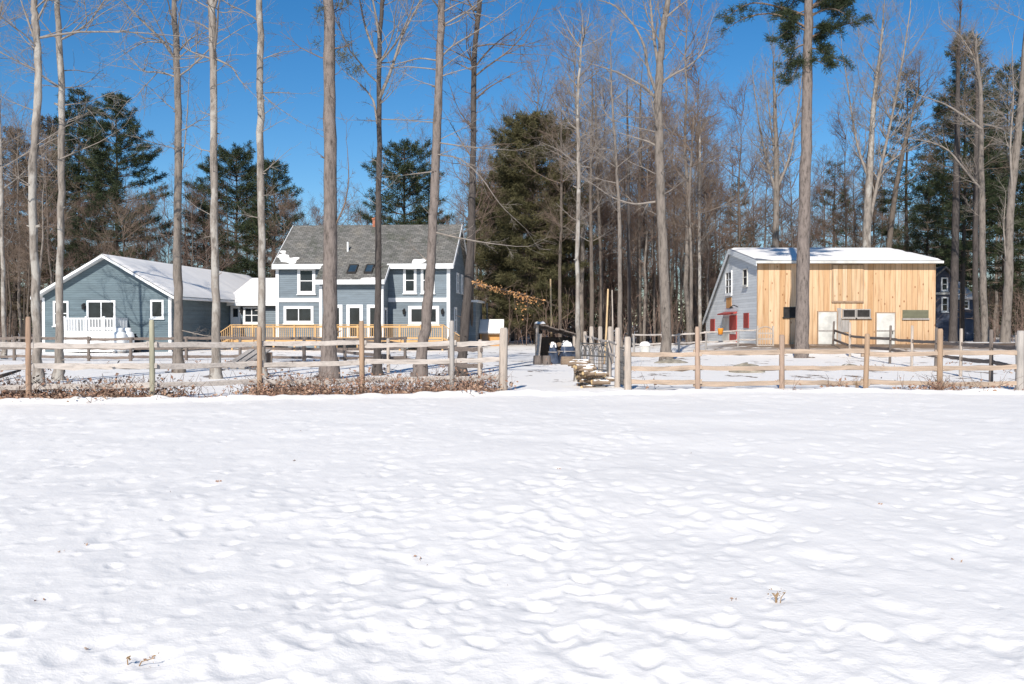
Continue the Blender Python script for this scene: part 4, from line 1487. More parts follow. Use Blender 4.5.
def front_tree(name, label, path, widths, d, bark, twig, rng_seed, top=15.0, nbr=22, z0=2.5, blen=(1.2, 3.5), custom=(), up=.03,
               nch=(8, 6), maxl=2, base_flare=1.55, pale=False, leaves=None, side_bias=None, group=None, thin=.5):
    """a bare tree whose trunk follows pixel points (px, py) at distance d; goes on above the frame to height top"""
    rng = np.random.default_rng(rng_seed)
    s = d / F
    root_xy = at(path[0][0], path[0][1], d)
    o = empty(name, (root_xy[0], d, 0))
    tag(o, label, 'tree', group)
    base = np.array([root_xy[0], d, 0])
    pts = [np.array([root_xy[0], d, -.3])]
    for i, (px, py) in enumerate(path):
        q = at(px, py, d); q[1] += rng.normal(0, .05) if i else 0
        if i == 0: q[2] = .05
        pts.append(q)
    widths = [w * .87 for w in widths]
    rad = [widths[0] * s / 2 * base_flare * 1.1, widths[0] * s / 2 * base_flare] + [w * s / 2 for w in widths[1:]]
    # a ring just above the root flare
    fl = pts[1] + (pts[2] - pts[1]) * (.55 / max(.6, pts[2][2] - pts[1][2]))
    pts.insert(2, fl); rad.insert(2, widths[0] * s / 2)
    ztop = pts[-1][2]
    if top > ztop + .5:
        dv = (pts[-1] - pts[-2]); dv = dv / np.linalg.norm(dv)
        m1 = pts[-1] + norm(dv + (0, 0, .6)) * (top - ztop) * .5
        m2 = m1 + norm(dv * .4 + (rng.normal(0, .1), 0, 1)) * (top - ztop) * .5
        pts += [m1, m2]; rad += [rad[-1] * .62, rad[-1] * .18]
    tm = MB()
    PP, RR = trunk_tube(tm, np.array(pts) - base, rad, rng)
    for i in range(int(14 if d < 50 else 5)):
        j = rng.integers(3, len(PP) - 3)
        a = rng.uniform(0, 6.28); L = rng.uniform(.02, .14)
        h = np.array([math.cos(a), math.sin(a), rng.uniform(-.1, .5)])
        tm.tube([PP[j] + h * RR[j] * .7, PP[j] + h * (RR[j] + L * .6), PP[j] + h * (RR[j] + L)], [.035, .018, .010], 5)
    tm.build('trunk', M[bark], o, smooth=True)
    bm_ = MB(); tips = []; limbs = []
    zs = PP[:, 2]
    zt = zs[-1]
    for i in range(nbr):
        z = z0 + (zt - z0) * rng.beta(1.3, 1.15)
        j = min(np.searchsorted(zs, z), len(zs) - 1)
        p = PP[j]
        frac = (z - z0) / (zt - z0)
        az = rng.uniform(0, 2 * math.pi)
        if side_bias is not None: az = rng.normal(side_bias, .9)
        el = rng.uniform(-.05, .55) + .45 * frac
        dd = np.array([math.cos(az) * math.cos(el), math.sin(az) * math.cos(el), math.sin(el)])
        L = rng.uniform(*blen) * (.5 + .75 * math.sin(min(1, frac * 1.2) * math.pi * .8))
        if PP[j][2] < 9.2 and d < 40: L *= .5
        tb = bm_
        if d < 40:
            tb = MB(); limbs.append(tb)
        grow(tb, rng, p, dd, L, min(RR[j] * thin, .006 + .0075 * L), 0 if L > 1.6 else 1, maxl, up, .2, nch, minr=.0035)
    for (cp, w) in custom:
        main, bm_ = bm_, MB()
        # custom limb: pixel polyline in the plane of the tree, drifting in depth
        dz = rng.normal(0, .12)
        q = [at(px, py, d) - base + np.array([0, dz * i, 0]) for i, (px, py) in enumerate(cp)]
        n = len(q)
        t = np.linspace(0, n - 1, (n - 1) * 3 + 1)
        L_ = np.stack([np.interp(t, np.arange(n), [c[k] for c in q]) for k in range(3)], -1)
        L_[1:-1] = (L_[:-2] + 2 * L_[1:-1] + L_[2:]) / 4
        rr = np.linspace(w * s / 2 * .8, max(.005, w * s / 2 * .22), len(L_))
        bm_.tube(L_, rr, 7, False, .04, rng)
        length = np.linalg.norm(L_[-1] - L_[0])
        for i in range(int(4 + length * 2.2)):
            t = rng.uniform(.15, 1)
            j = min(int(t * (len(L_) - 1)), len(L_) - 2)
            dd = rot_about(norm(L_[j + 1] - L_[j]), rng, rng.uniform(.4, .9))
            grow(bm_, rng, L_[j], dd, length * rng.uniform(.16, .36) * (1.15 - .5 * t), rr[j] * .4, 1, 2, up, .22, nch, minr=.0035, tips=tips)
        grow(bm_, rng, L_[-1], norm(L_[-1] - L_[-3]), .5 + length * .22, rr[-1], 1, 2, up, .2, nch, minr=.0035)
        limbs.append(bm_)
        bm_ = main
    for k in range(4):
        grow(bm_, rng, PP[-2], norm(rng.normal(0, .35, 3) + (0, 0, 1)), 1.3, max(RR[-1], .008), 1, 2, .05, .2, nch, minr=.0035)
    br = bm_.build('branches', M[twig], o, smooth=True)
    for q in limbs:
        q.build('limb', M[twig], o, smooth=True)
    if leaves:
        lm = MB()
        C = []
        for (lp, nl, spread) in leaves:
            q = np.array([at(px, py, d - .2) - base for px, py in lp])
            t = rng.uniform(0, len(q) - 1, nl)
            c = np.stack([np.interp(t, np.arange(len(q)), q[:, k]) for k in range(3)], -1)
            C.append(c + rng.normal(0, spread, c.shape) * (1, 1, .6) - (0, 0, .05))
        leaf_quads(lm, np.vstack(C), rng, .042)
        lm.build('leaves', M['leaf_orange'], br)
    return o


FG = 'bare trees in a row behind the fence'
# the row of trunks just behind the fence, left to right
front_tree('bare_tree', 'leftmost slim pale trunk, rising left of the garage at the picture edge', [(4, 358), (4, 250), (2, 150), (-2, 0)], [5, 4.5, 4, 3], 46, 'bark_pale', 'twig_pale', 100, 14, 26, 4)
front_tree('bare_tree', 'pale wavy trunk behind the rust-red fence post, left of the garage porch', [(38, 384), (37, 300), (35, 180), (36, 140), (41.5, 70), (38, 20), (36.5, 0)], [10.5, 9.5, 8.5, 9, 8, 7.5, 7], 26.9, 'bark_pale', 'twig_pale', 101, 17, 26, 3.2,
           custom=[([(37, 40), (28, 15), (20, -8)], 3), ([(40, 22), (50, 5), (56, -12)], 3)])
front_tree('bare_tree', 'slim pale straight trunk passing in front of the white porch', [(58.5, 381), (61, 240), (61.5, 160), (63, 70), (60.5, 0)], [9.5, 7.5, 7.5, 7, 6], 28.6, 'bark_pale', 'twig_pale', 102, 16, 22, 4,
           custom=[([(61, 160), (78, 152), (100, 143), (118, 132)], 1.8)])
front_tree('bare_tree', 'dark-footed brown trunk forking high up, just right of the garage gable', [(178, 372), (178, 300), (178, 240), (180, 150), (179, 60), (175, 0)], [11, 10, 9, 8, 7.5, 5.5], 33, 'bark_grey', 'twig_pale', 103, 15, 30, 3.5,
           custom=[([(177, 60), (165, 42), (146, 24), (124, 0)], 4), ([(181, 52), (192, 40), (208, 34)], 3), ([(164, 44), (146, 44), (120, 64)], 2), ([(183, 170), (188, 130), (191, 80)], 2.2), ([(180, 330), (215, 338), (246, 334)], 1.5)])
front_tree('bare_tree', 'pale tall trunk rising in front of the dark garage side', [(215.5, 379), (216, 300), (215, 240), (215, 130), (215, 60), (213, 0)], [10, 9.5, 8.5, 8, 8, 8], 29.3, 'bark_pale', 'twig_pale', 104, 17, 26, 3.2,
           custom=[([(214, 34), (204, 26), (190, 22)], 2.5), ([(217, 60), (236, 70), (244, 84), (256, 96)], 2.6), ([(216, 10), (222, -6), (226, -20)], 4)])
front_tree('bare_tree', 'pale straight trunk just left of the white house corner', [(261.5, 377), (262, 240), (261, 130), (261, 60), (261, 0)], [9.5, 8.5, 8, 7.5, 7], 30, 'bark_pale', 'twig_pale', 105, 17, 26, 3.2,
           custom=[([(266, 94), (280, 92), (297, 92)], 1.6), ([(265, 60), (282, 52), (296, 50)], 1.5), ([(264, 96), (278, 108), (300, 122)], 1.3)])
front_tree('pine_tree', 'thick reddish-brown pine trunk standing before the left part of the house', [(329, 380), (330, 300), (330.5, 200), (330.5, 100), (330, 0)], [18.5, 16.5, 15, 14, 11.5], 29, 'bark_pine', 'twig', 106, 18, 20, 4.5, thin=.3, blen=(.8, 2.4),
           custom=[([(336, 225), (345, 205), (349, 180), (347, 150)], 2.6), ([(336, 50), (348, 50), (356, 46)], 2)])
front_tree('bare_tree', 'thin dark trunk with upswept pale limbs before the house doors', [(377, 374), (378.5, 300), (379, 220), (380, 150), (379.5, 40), (384, 0)], [9, 7.5, 7, 6, 5, 4.5], 31.5, 'bark_dark', 'twig_pale', 107, 15, 22, 4,
           custom=[([(380, 100), (392, 70), (402, 36), (416, 10), (424, -8)], 4.5), ([(378, 60), (366, 30), (360, 0), (357, -14)], 3.6), ([(380, 40), (376, 10), (372, -10)], 3.5), ([(378, 125), (374, 100), (362, 85), (344, 70)], 3.2), ([(378, 122), (366, 121), (352, 121)], 1.4), ([(381, 120), (410, 122), (434, 122)], 1.6)], up=.06)
front_tree('bare_tree', 'leaning grey-brown trunk crossing the right front windows of the house', [(419, 379), (427, 310), (433, 230), (436, 160), (440, 70), (442, 0)], [13, 11.5, 10, 10, 9, 8], 29.5, 'bark_pine', 'twig_pale', 108, 17, 26, 3.0, thin=.35,
           custom=[([(438, 62), (420, 58), (400, 62), (388, 64)], 2.4), ([(440, 60), (452, 48), (470, 38), (490, 26), (512, 10)], 2.6), ([(441, 78), (452, 76), (474, 72)], 2), ([(436, 143), (470, 147), (510, 149)], 2.2), ([(437, 155), (460, 158), (480, 175), (500, 205), (516, 220)], 2), ([(433, 232), (456, 238), (486, 244), (516, 248)], 2.6), ([(432, 265), (424, 258), (414, 248)], 2.2), ([(435, 172), (420, 174), (408, 176)], 2), ([(443, 14), (458, 6), (474, 0)], 2)])
front_tree('bare_tree', 'near-black trunk past the shaded right corner of the house', [(461, 376), (466, 310), (472, 240), (473.5, 150), (474, 60), (480, 0)], [10.5, 10.5, 9, 6.5, 6, 5.5], 31, 'bark_dark', 'twig', 109, 16, 24, 3.2, thin=.4,
           custom=[([(474, 70), (486, 55), (500, 42), (516, 32)], 2.6), ([(476, 100), (490, 90), (514, 80)], 2.4), ([(473, 160), (460, 140), (446, 116)], 2), ([(470, 282), (495, 288), (518, 293), (538, 299)], 2.2), ([(474, 72), (462, 66), (448, 58)], 2)],
           leaves=[([(474, 281), (495, 287), (518, 294), (538, 300)], 220, .10), ([(516, 300), (528, 318)], 26, .15)])
front_tree('bare_tree', 'thin pale tree beside the gate, standing left of the firewood', [(577.5, 382), (578, 300), (578, 200), (578, 140), (577, 90), (582, 40)], [5.8, 5.0, 4.6, 4.2, 3.2, 1.8], 28.4, 'bark_pale', 'twig_pale', 110, 9.9, 40, 3.4, blen=(.8, 2.2), nch=(8, 6), up=.06)
front_tree('bare_tree', 'big grey tree forking into wide limbs, midway between gate and barn', [(666.5, 362), (665, 300), (661, 220), (657, 110), (657.5, 85), (662, 30), (668, 0)], [12, 11.5, 10.5, 9.5, 9, 7, 6], 42, 'bark_grey', 'twig_pale', 111, 19, 30, 5.5, blen=(1.5, 4.2), base_flare=1.5, nch=(7, 5),
           custom=[([(656, 100), (645, 90), (633, 84), (617, 76), (595, 70)], 4), ([(655, 92), (646, 70), (643, 50), (632, 30), (612, 12), (600, 10)], 4.2), ([(659, 85), (672, 76), (688, 68), (702, 55), (708, 30)], 3.2), ([(658, 70), (652, 30), (650, 0), (646, -20)], 4.5), ([(662, 22), (676, 10), (690, 0)], 3), ([(658, 148), (648, 142), (634, 138), (612, 131)], 3), ([(655, 202), (634, 205), (612, 198), (594, 185)], 3)])

# ---- tall pine standing at the barn
def needles_at(mb, C, D, rng, nq, L, w):
    n = len(C)
    C = np.repeat(C, nq, 0); Dd = np.repeat(D, nq, 0)
    d = Dd * .55 + rng.normal(0, .55, C.shape)
    d /= np.linalg.norm(d, axis=1, keepdims=True) + 1e-9
    s = np.cross(d, rng.normal(0, 1, C.shape)); s /= np.linalg.norm(s, axis=1, keepdims=True) + 1e-9
    l = (L * rng.uniform(.6, 1.3, len(C)))[:, None]
    C = C + rng.normal(0, L * .25, C.shape)
    V = np.stack([C, C + d * l * .5 - s * w / 2, C + d * l, C + d * l * .5 + s * w / 2], 1).reshape(-1, 3)
    mb.add(V, np.arange(4 * len(C)).reshape(-1, 4))


def conifer(label, px, d, ytop, zc, width, seed, needles='needles', dens=1.0, whorl=.75, profile=None, lean=0.0, trunk_r=.22, bark='bark_wood_dark', nq=11, nl=.32, nw=.044, droop=-.05, gaps=.15, per=6, name='conifer', stubs=30):
    """evergreen of layered plumes; zc = height where the crown starts, width = half spread"""
    rng = np.random.default_rng(seed)
    top = EYE + (HY - ytop) / F * d
    x = (px - CX) * d / F
    o = empty(name, (x, d, 0))
    tag(o, label, 'tree')
    zt = np.linspace(-.3, top, 14)
    sway = np.cumsum(rng.normal(0, .05, 14)); sway[:2] = 0
    tp = np.stack([sway + lean * zt / top, np.cumsum(rng.normal(0, .04, 14)), zt], -1)
    tm = MB(); tm.tube(tp, np.linspace(trunk_r, .03, 14), 8, True, .04, rng)
    tm.build('trunk', M[bark], o, smooth=True)
    tw = MB(); C, D = [], []
    prof = profile or (lambda t: (1 - t) ** .65 * (.45 + .55 * min(1, t / .25)))
    z = zc
    while z < top - .2:
        t = (z - zc) / (top - zc)
        base = np.array([np.interp(z, zt, tp[:, 0]), np.interp(z, zt, tp[:, 1]), z])
        k = per + rng.integers(-1, 2)
        a0 = rng.uniform(0, 6.28)
        for i in range(k):
            if rng.random() < gaps: continue
            az = a0 + i * 2 * math.pi / k + rng.normal(0, .25)
            L = width * prof(t) * rng.uniform(.55, 1.18) + .25
            h = np.array([math.cos(az), math.sin(az), 0])
            n = 6
            slope = droop + .55 * t + rng.normal(0, .10)
            u = np.linspace(0, 1, n)
            pts = base + h * (u * L)[:, None] + np.array([0, 0, 1.0]) * (slope * u * L + .14 * L * u ** 2 + rng.normal(0, .03, n) * L * .3)[:, None]
            tw.tube(pts, np.linspace(.018 + .008 * L, .008, n), 4, False)
            side = np.cross(h, (0, 0, 1))
            m = int(max(3, L * 8.5 * dens))
            uu = rng.uniform(.22, 1.0, m) ** .75
            q = np.stack([np.interp(uu, u, pts[:, j]) for j in range(3)], -1)
            off = rng.uniform(-1, 1, m) * .40 * L * (1.08 - uu)
            q = q + side * off[:, None] + h * (np.abs(off) * .55)[:, None] + rng.normal(0, .07, (m, 3)) * (1, 1, .8)
            C.append(q); D.append(np.tile(h * .8 + np.array([0, 0, .35]), (m, 1)) + side * np.sign(off)[:, None] * .5)
        z += whorl * rng.uniform(.6, 1.4) * (1 - .35 * t)
    for i in range(stubs):
        z = rng.uniform(zc * .25, zc + .5)
        az = rng.uniform(0, 6.28); L = rng.uniform(.4, 1.0) * width * .5
        base = np.array([np.interp(z, zt, tp[:, 0]), np.interp(z, zt, tp[:, 1]), z])
        grow(tw, rng, base, np.array([math.cos(az), math.sin(az), rng.uniform(-.1, .3)]), L, .025, 1, 2, .03, .2, (3, 3), minr=.008)
    crown = MB()
    needles_at(crown, np.vstack(C), np.vstack(D), rng, nq, nl, nw)
    b = tw.build('branches', M['twig'], o)
    crown.build('crown', M[needles], o)
    return o


def tall_pine():
    d = 47.0
    rng = np.random.default_rng(55)
    o = empty('pine_tree', ((801 - CX) * d / F, d, 0))
    tag(o, 'tall pine with a bare grey trunk before the orange barn and foliage only on top', 'tree')
    base = np.array([(801 - CX) * d / F, d, 0])
    path = [(801, 358, 15), (801.5, 340, 13.4), (803, 240, 12), (805, 150, 11), (806, 70, 9.5), (807, 0, 8.5), (808, -110, 5), (809, -190, 1)]
    pts = [at(px, py, d) - base for px, py, w in path]; pts[0][2] = -.2
    tm = MB(); PP, RR = trunk_tube(tm, pts, [w * d / F / 2 for _, _, w in path], rng, 14)
    tm.build('trunk', M['bark_pine'], o, smooth=True)
    tw = MB(); C, D = [], []
    limbs = [([(806, 30), (790, 20), (770, 12), (745, 16), (730, 26)], 3), ([(806, 18), (780, 4), (755, -6), (735, 6)], 3), ([(807, 45), (794, 48), (788, 60), (784, 78)], 2), ([(807, 50), (816, 52), (822, 62), (836, 68)], 2),
             ([(807, 20), (818, 14), (828, 16), (836, 26)], 2.2), ([(808, 10), (822, -2), (838, 2)], 2), ([(806, 26), (798, 30), (792, 40)], 1.6), ([(806, 62), (812, 64), (820, 74)], 1.4), ([(806, 40), (814, 38), (826, 52)], 1.6), ([(806, 12), (798, 14), (788, 28)], 1.6), ([(806, 60), (797, 66), (790, 82)], 1.6), ([(807, 30), (818, 30), (832, 40)], 2), ([(808, 0), (800, -20), (770, -30)], 2)]
    for z in range(34):
        y = rng.uniform(-170, 40); t = (y + 190) / 190
        side = rng.choice([-1, 1]); L = rng.uniform(14, 46) * (.3 + .7 * t)
        limbs.append(([(808, y), (808 + side * L * .5, y - 8), (808 + side * L, y - 4 + rng.normal(0, 8))], 2))
    for lp, w in limbs:
        dep = rng.normal(0, .35)
        q = np.array([at(px, py, d) - base + (0, dep * i, 0) for i, (px, py) in enumerate(lp)])
        u = np.linspace(0, len(q) - 1, 9)
        L_ = np.stack([np.interp(u, np.arange(len(q)), q[:, k]) for k in range(3)], -1)
        L_[1:-1] = (L_[:-2] + 2 * L_[1:-1] + L_[2:]) / 4
        tw.tube(L_, np.linspace(w * d / F / 2, .012, 9), 5, False)
        for i in range(13):
            j = rng.integers(2, 9)
            dd = rot_about(norm(L_[j] - L_[j - 1]), rng, rng.uniform(.4, 1.0)); dd[2] = dd[2] * .6 + .1
            Lb = rng.uniform(.25, .62)
            tw.tube([L_[j], L_[j] + dd * Lb * .5, L_[j] + dd * Lb + (0, 0, .06)], [.014, .01, .006], 4, False)
            for k in range(7):
                C.append(L_[j] + dd * Lb * rng.uniform(.45, 1.1) + rng.normal(0, .07, 3)); D.append(dd + (0, 0, .3))
    tw.build('branches', M['twig'], o)
    m = MB(); needles_at(m, np.array(C), np.array(D), rng, 12, .22, .026)
    m.build('crown', M['needles'], o)


tall_pine()
# small needle sprays left on the thick pine before the house
def spray():
    src = [ob for ob in COL.objects if ob.get('label', '').startswith('thick reddish')][0]
    rng = np.random.default_rng(77)
    base = np.array(src.location)
    C, D = [], []
    for (px, py, rx, ry_, n) in ((346, 58, 13, 9, 60), (356, 70, 9, 8, 40), (347, 46, 9, 5, 24), (322, 13, 6, 9, 34), (344, 4, 8, 6, 30), (318, 45, 4, 4, 10)):
        for i in range(n):
            C.append(at(px + rng.normal(0, rx * .5), py + rng.normal(0, ry_ * .5), 29 + rng.normal(0, .25)) - base); D.append(rng.normal(0, 1, 3))
    m = MB(); needles_at(m, np.array(C), np.array(D), rng, 7, .13, .014)
    m.build('crown', M['needles_olive'], src)


spray()

# ---- single evergreens seen over the roofs
LP = lambda t: (1 - t) ** .6 * (.5 + .5 * min(1, t / .3))
RD = lambda t: math.sqrt(max(0, 1 - (t * 1.02) ** 2.2)) * (.65 + .35 * min(1, t / .3))
conifer('dark layered evergreen with long right-hand plumes above the garage roof', 117, 86, 98, 5.0, 5.6, 1, dens=1.8, gaps=.08, whorl=1.0, per=7)
conifer('broad dark evergreen over the left garage eave, left of the layered one', 80, 90, 92, 5.0, 5.0, 2, dens=1.7, gaps=.08, whorl=.85)
conifer('brownish evergreen at the far left edge behind the pale trunk', 16, 92, 128, 3.0, 4.5, 3, 'needles_brown', dens=1.5, gaps=.06)
conifer('olive evergreen low between the two left pale trunks and the dark ones', 50, 96, 118, 3.0, 4.5, 4, 'needles_brown', dens=1.5, gaps=.06)
conifer('broad evergreen seen over the snow roof left of the house', 238, 96, 150, 3.0, 5.2, 5, dens=1.6, gaps=.06, profile=RD)
conifer('evergreen with layered tips just left of the house roof', 272, 92, 163, 4.0, 4.2, 6, dens=1.5, gaps=.06)
conifer('smaller evergreen behind the garage ridge right of the forked brown trunk', 205, 100, 178, 3.0, 3.6, 36, dens=1.0)
conifer('rounded evergreen rising straight behind the brick chimney', 406, 84, 147, 5.0, 3.9, 7, dens=1.3, profile=RD, gaps=.08)
conifer('dense olive evergreen with drooping boughs right of the house', 536, 76, 117, 2.0, 4.7, 8, 'needles_olive', dens=2.1, whorl=.6, profile=RD, gaps=.04, per=7, droop=-.12)
conifer('second olive evergreen tucked behind the near-black trunk', 500, 82, 172, 2.0, 3.2, 9, 'needles_olive', dens=1.3, profile=RD)
conifer('small thin pine in the gap left of the barn roof', 738, 112, 178, 8.0, 2.3, 10, dens=.9, gaps=.3)
conifer('thin pine over the barn roof right of the tall bare pine trunk', 832, 96, 163, 6.0, 3.0, 11, dens=.75, gaps=.35)
conifer('dark open pine rising over the middle of the barn roof', 905, 84, 70, 8.0, 3.2, 12, dens=.85, gaps=.3)
conifer('broad dark pine over the right end of the barn roof', 962, 78, 36, 6.5, 4.2, 13, 'needles', dens=1.3, gaps=.15)
conifer('dark pine near the right edge behind the thick pale trunk', 1006, 82, 66, 5.0, 4.0, 14, dens=1.3, gaps=.15)
conifer('low spreading pine behind the right end of the barn', 928, 98, 150, 4.0, 4.2, 15, dens=.8, gaps=.25)
conifer('dark pine filling the wood between the broad dark pine and the right edge', 984, 92, 74, 5.0, 4.2, 17, dens=.9, gaps=.2)
conifer('dark pine cut by the right edge of the picture', 1034, 80, 40, 4.0, 4.4, 18, dens=1.0, gaps=.2)
conifer('thin dark pine behind the right slope of the barn roof', 942, 102, 95, 6.0, 3.0, 19, dens=.9, gaps=.3)
conifer('low pine above the barn ridge, left of the open dark pine', 872, 104, 178, 5.0, 3.4, 16, dens=.8, gaps=.25)

# ---- larger bare trees near the barn and in the middle
MT = dict(nch=(11, 8), maxl=2)
front_tree('bare_tree', 'bare tree with many rising forks left of the tall bare pine', [(774, 345), (775, 260), (776, 190), (774, 120), (772, 70)], [9, 8, 7, 4.5, 2], 72, 'bark_grey', 'twig_pale', 201, 21, 34, 9.5, blen=(1.5, 4), up=.12,
           custom=[([(776, 195), (766, 165), (758, 130), (752, 90)], 4), ([(776, 190), (788, 160), (794, 120), (798, 80)], 4), ([(775, 165), (770, 130), (764, 80)], 3)], **MT)
front_tree('bare_tree', 'pale twin-stemmed tree rising behind the middle of the barn roof', [(866, 345), (866, 240), (868, 180), (872, 100), (880, 40)], [10, 9.5, 8, 5, 2.5], 71, 'bark_pale', 'twig_pale', 202, 24, 30, 9, blen=(1.2, 3.6), up=.12,
           custom=[([(867, 230), (878, 180), (892, 120), (904, 60), (912, 10)], 5), ([(868, 180), (858, 150), (852, 110), (846, 60)], 4), ([(872, 120), (876, 70), (880, 10)], 4), ([(884, 165), (904, 152), (930, 140)], 3)], **MT)
front_tree('bare_tree', 'brown leaning tree behind the roof right of the twin-stemmed one', [(884, 345), (887, 260), (893, 200), (902, 150), (915, 100)], [7, 7, 6, 4.5, 2], 78, 'bark_wood', 'twig', 203, 22, 30, 8, blen=(1.5, 4), up=.08, **MT)
front_tree('bare_tree', 'grey tree with a long limb arching left over the barn roof', [(986, 341), (983, 290), (981, 220), (980, 130), (979, 90), (972, 40)], [8.5, 7.5, 7, 5.5, 4.5, 2.3], 64, 'bark_grey', 'twig_pale', 204, 20, 16, 7, blen=(1.2, 3), up=.12,
           custom=[([(980, 130), (962, 116), (944, 104), (920, 96)], 3.4), ([(980, 190), (965, 172), (948, 150), (930, 142), (905, 138)], 3), ([(979, 95), (974, 60), (960, 36), (946, 24)], 3), ([(981, 125), (1000, 128), (1016, 140)], 2.6)], **MT)
front_tree('bare_tree', 'thick pale trunk at the right edge before the dark pine', [(1005, 344), (1008, 280), (1009, 230), (1011, 190), (1018, 120), (1022, 60), (1026, 0)], [11, 10, 9, 8.5, 8, 7, 5], 60, 'bark_grey', 'twig_pale', 205, 22, 14, 8, blen=(1.2, 3), base_flare=1.4,
           custom=[([(1012, 200), (1006, 150), (1008, 100), (1004, 60)], 3.2), ([(1008, 280), (1002, 230), (1004, 200)], 2.5)], **MT)
front_tree('bare_tree', 'near-black trunk just right of the barn front corner', [(953, 346), (954, 280), (955, 200), (956, 120)], [9, 8.5, 8, 6], 70, 'bark_dark', 'twig', 206, 24, 24, 9, blen=(1.2, 3), **MT)
front_tree('bare_tree', 'dark trunk leaning beside the grey arching tree right of the barn', [(978, 344), (975, 290), (974, 220), (975, 140)], [7, 6.5, 6, 5], 74, 'bark_dark', 'twig', 207, 22, 24, 9, blen=(1.2, 3), **MT)
for i, (px, d, w, bark, lab, hh) in enumerate(((592, 66, 5.0, 'bark_wood', 'straight brown trunk behind the gate pickets, nearest the thin pale tree', 19), (601, 72, 4.5, 'bark_wood', 'straight brown trunk behind the leaning yellow pole', 20), (620, 62, 5.5, 'bark_grey', 'grey trunk rising straight above the pale right gate post', 20),
                                               (629.5, 68, 4.5, 'bark_dark', 'thin black trunk just right of the grey one over the gate', 18), (640, 74, 5.5, 'bark_wood', 'brown trunk left of the big forked tree', 21), (690, 64, 4, 'bark_grey', 'slim curved grey tree between forked tree and barn', 14),
                                               (700, 70, 4, 'bark_pale', 'slim pale tree touching the barn back corner', 15), (560, 70, 4, 'bark_wood', 'brown trunk just right of the pole behind the lean-to', 17))):
    r = np.random.default_rng(300 + i)
    front_tree('bare_tree', lab, [(px, EYE * F / d + HY), (px + r.normal(0, 1), 270), (px + r.normal(0, 2), 200), (px + r.normal(0, 3), 120)], [w, w * .9, w * .75, w * .5], d, bark, 'twig' if i % 2 else 'twig_pale', 310 + i, hh, 34, 5, blen=(1.2, 3.6), up=.08, **MT)


# ---- the wood behind: every tree its own object, copied from a few kinds
def wood_tree(seed, H, r, bark, twig, z0, name='woodland_tree', nbr=26, spread=(1.2, 3.4), up=.10):
    rng = np.random.default_rng(seed)
    o = empty(name, (0, 0, 0))
    z = np.linspace(-.3, H, 12)
    sw = np.cumsum(rng.normal(0, .10, (12, 2)), 0); sw[:2] = 0
    pts = np.column_stack([sw, z])
    tm = MB(); tm.tube(pts, r * (1 - .93 * np.linspace(0, 1, 12) ** 1.1), 7, True, .05, rng)
    t = tm.build('trunk', M[bark], o, smooth=True)
    b = MB()
    for i in range(nbr):
        zz = z0 + (H - z0) * rng.beta(1.2, 1.1)
        p = np.array([np.interp(zz, z, pts[:, 0]), np.interp(zz, z, pts[:, 1]), zz])
        f = (zz - z0) / (H - z0)
        az = rng.uniform(0, 6.28); el = rng.uniform(-.15, .6) + .5 * f
        L = rng.uniform(*spread) * (.6 + .8 * math.sin(min(1., f + .1) * 2.6)) 
        grow(b, rng, p, np.array([math.cos(az) * math.cos(el), math.sin(az) * math.cos(el), math.sin(el)]), L, .008 + .009 * L, 0, 2, up, .3, (11, 8), (4, 3, 3, 3), .0055)
    c = b.build('branches', M[twig], o)
    kids(o, t, c)
    return o


protos = [wood_tree(400 + i, *a) for i, a in enumerate([
    (17, .15, 'bark_wood', 'twig', 4), (19, .17, 'bark_wood', 'twig_red', 6), (15, .12, 'bark_wood_dark', 'twig_red', 3), (21, .19, 'bark_grey', 'twig', 8),
    (13, .10, 'bark_wood', 'twig', 2.5), (18, .16, 'bark_wood_dark', 'twig', 5), (16, .13, 'bark_grey', 'twig_red', 4), (11, .08, 'bark_wood', 'twig_red', 1.5)])]
# low evergreens of the inner wood
used = set()
rng = np.random.default_rng(90)
zones = [  # x px range, distance range, count, scale range, label, group
    (-60, 215, 76, 125, 46, (.62, .92), 'bare brown tree in the wood behind and left of the garage', 'bare trees behind the garage'),
    (-70, 60, 62, 78, 12, (.5, .8), 'slim brown bare tree at the wood edge left of the garage', 'bare trees left of the garage'),
    (215, 470, 84, 130, 40, (.55, .82), 'bare brown tree in the wood behind the two-storey house', 'bare trees behind the house'),
    (470, 715, 68, 125, 100, (.8, 1.12), 'bare tree in the thick wood between house and barn', 'bare trees between house and barn'),
    (715, 1090, 80, 135, 68, (.68, 1.14), 'bare tree in the wood behind the barn', 'bare trees behind the barn')]
for (xa, xb, da, db, n, sc, lab, grp) in zones:
    for i in range(n):
        px = xa + (xb - xa) * (i + rng.uniform(.1, .9)) / n
        d = da + (db - da) * rng.random() ** 1.2
        k = int(rng.integers(0, len(protos)))
        o = protos[k] if k not in used else copy_tree(protos[k])
        used.add(k)
        x = (px - CX) * d / F
        if 13 < x < 25 and d < 73: d = 76
        if 476 < px < 578 and d < 84: d += 22
        if px > 890 and d < 104: d += 24
        o.location = ((px - CX) * d / F, d, 0)
        o.rotation_euler = (0, 0, rng.uniform(0, 6.28))
        s = rng.uniform(*sc)
        o.scale = (s, s, s * rng.uniform(.92, 1.1))
        tag(o, lab, 'tree', grp)


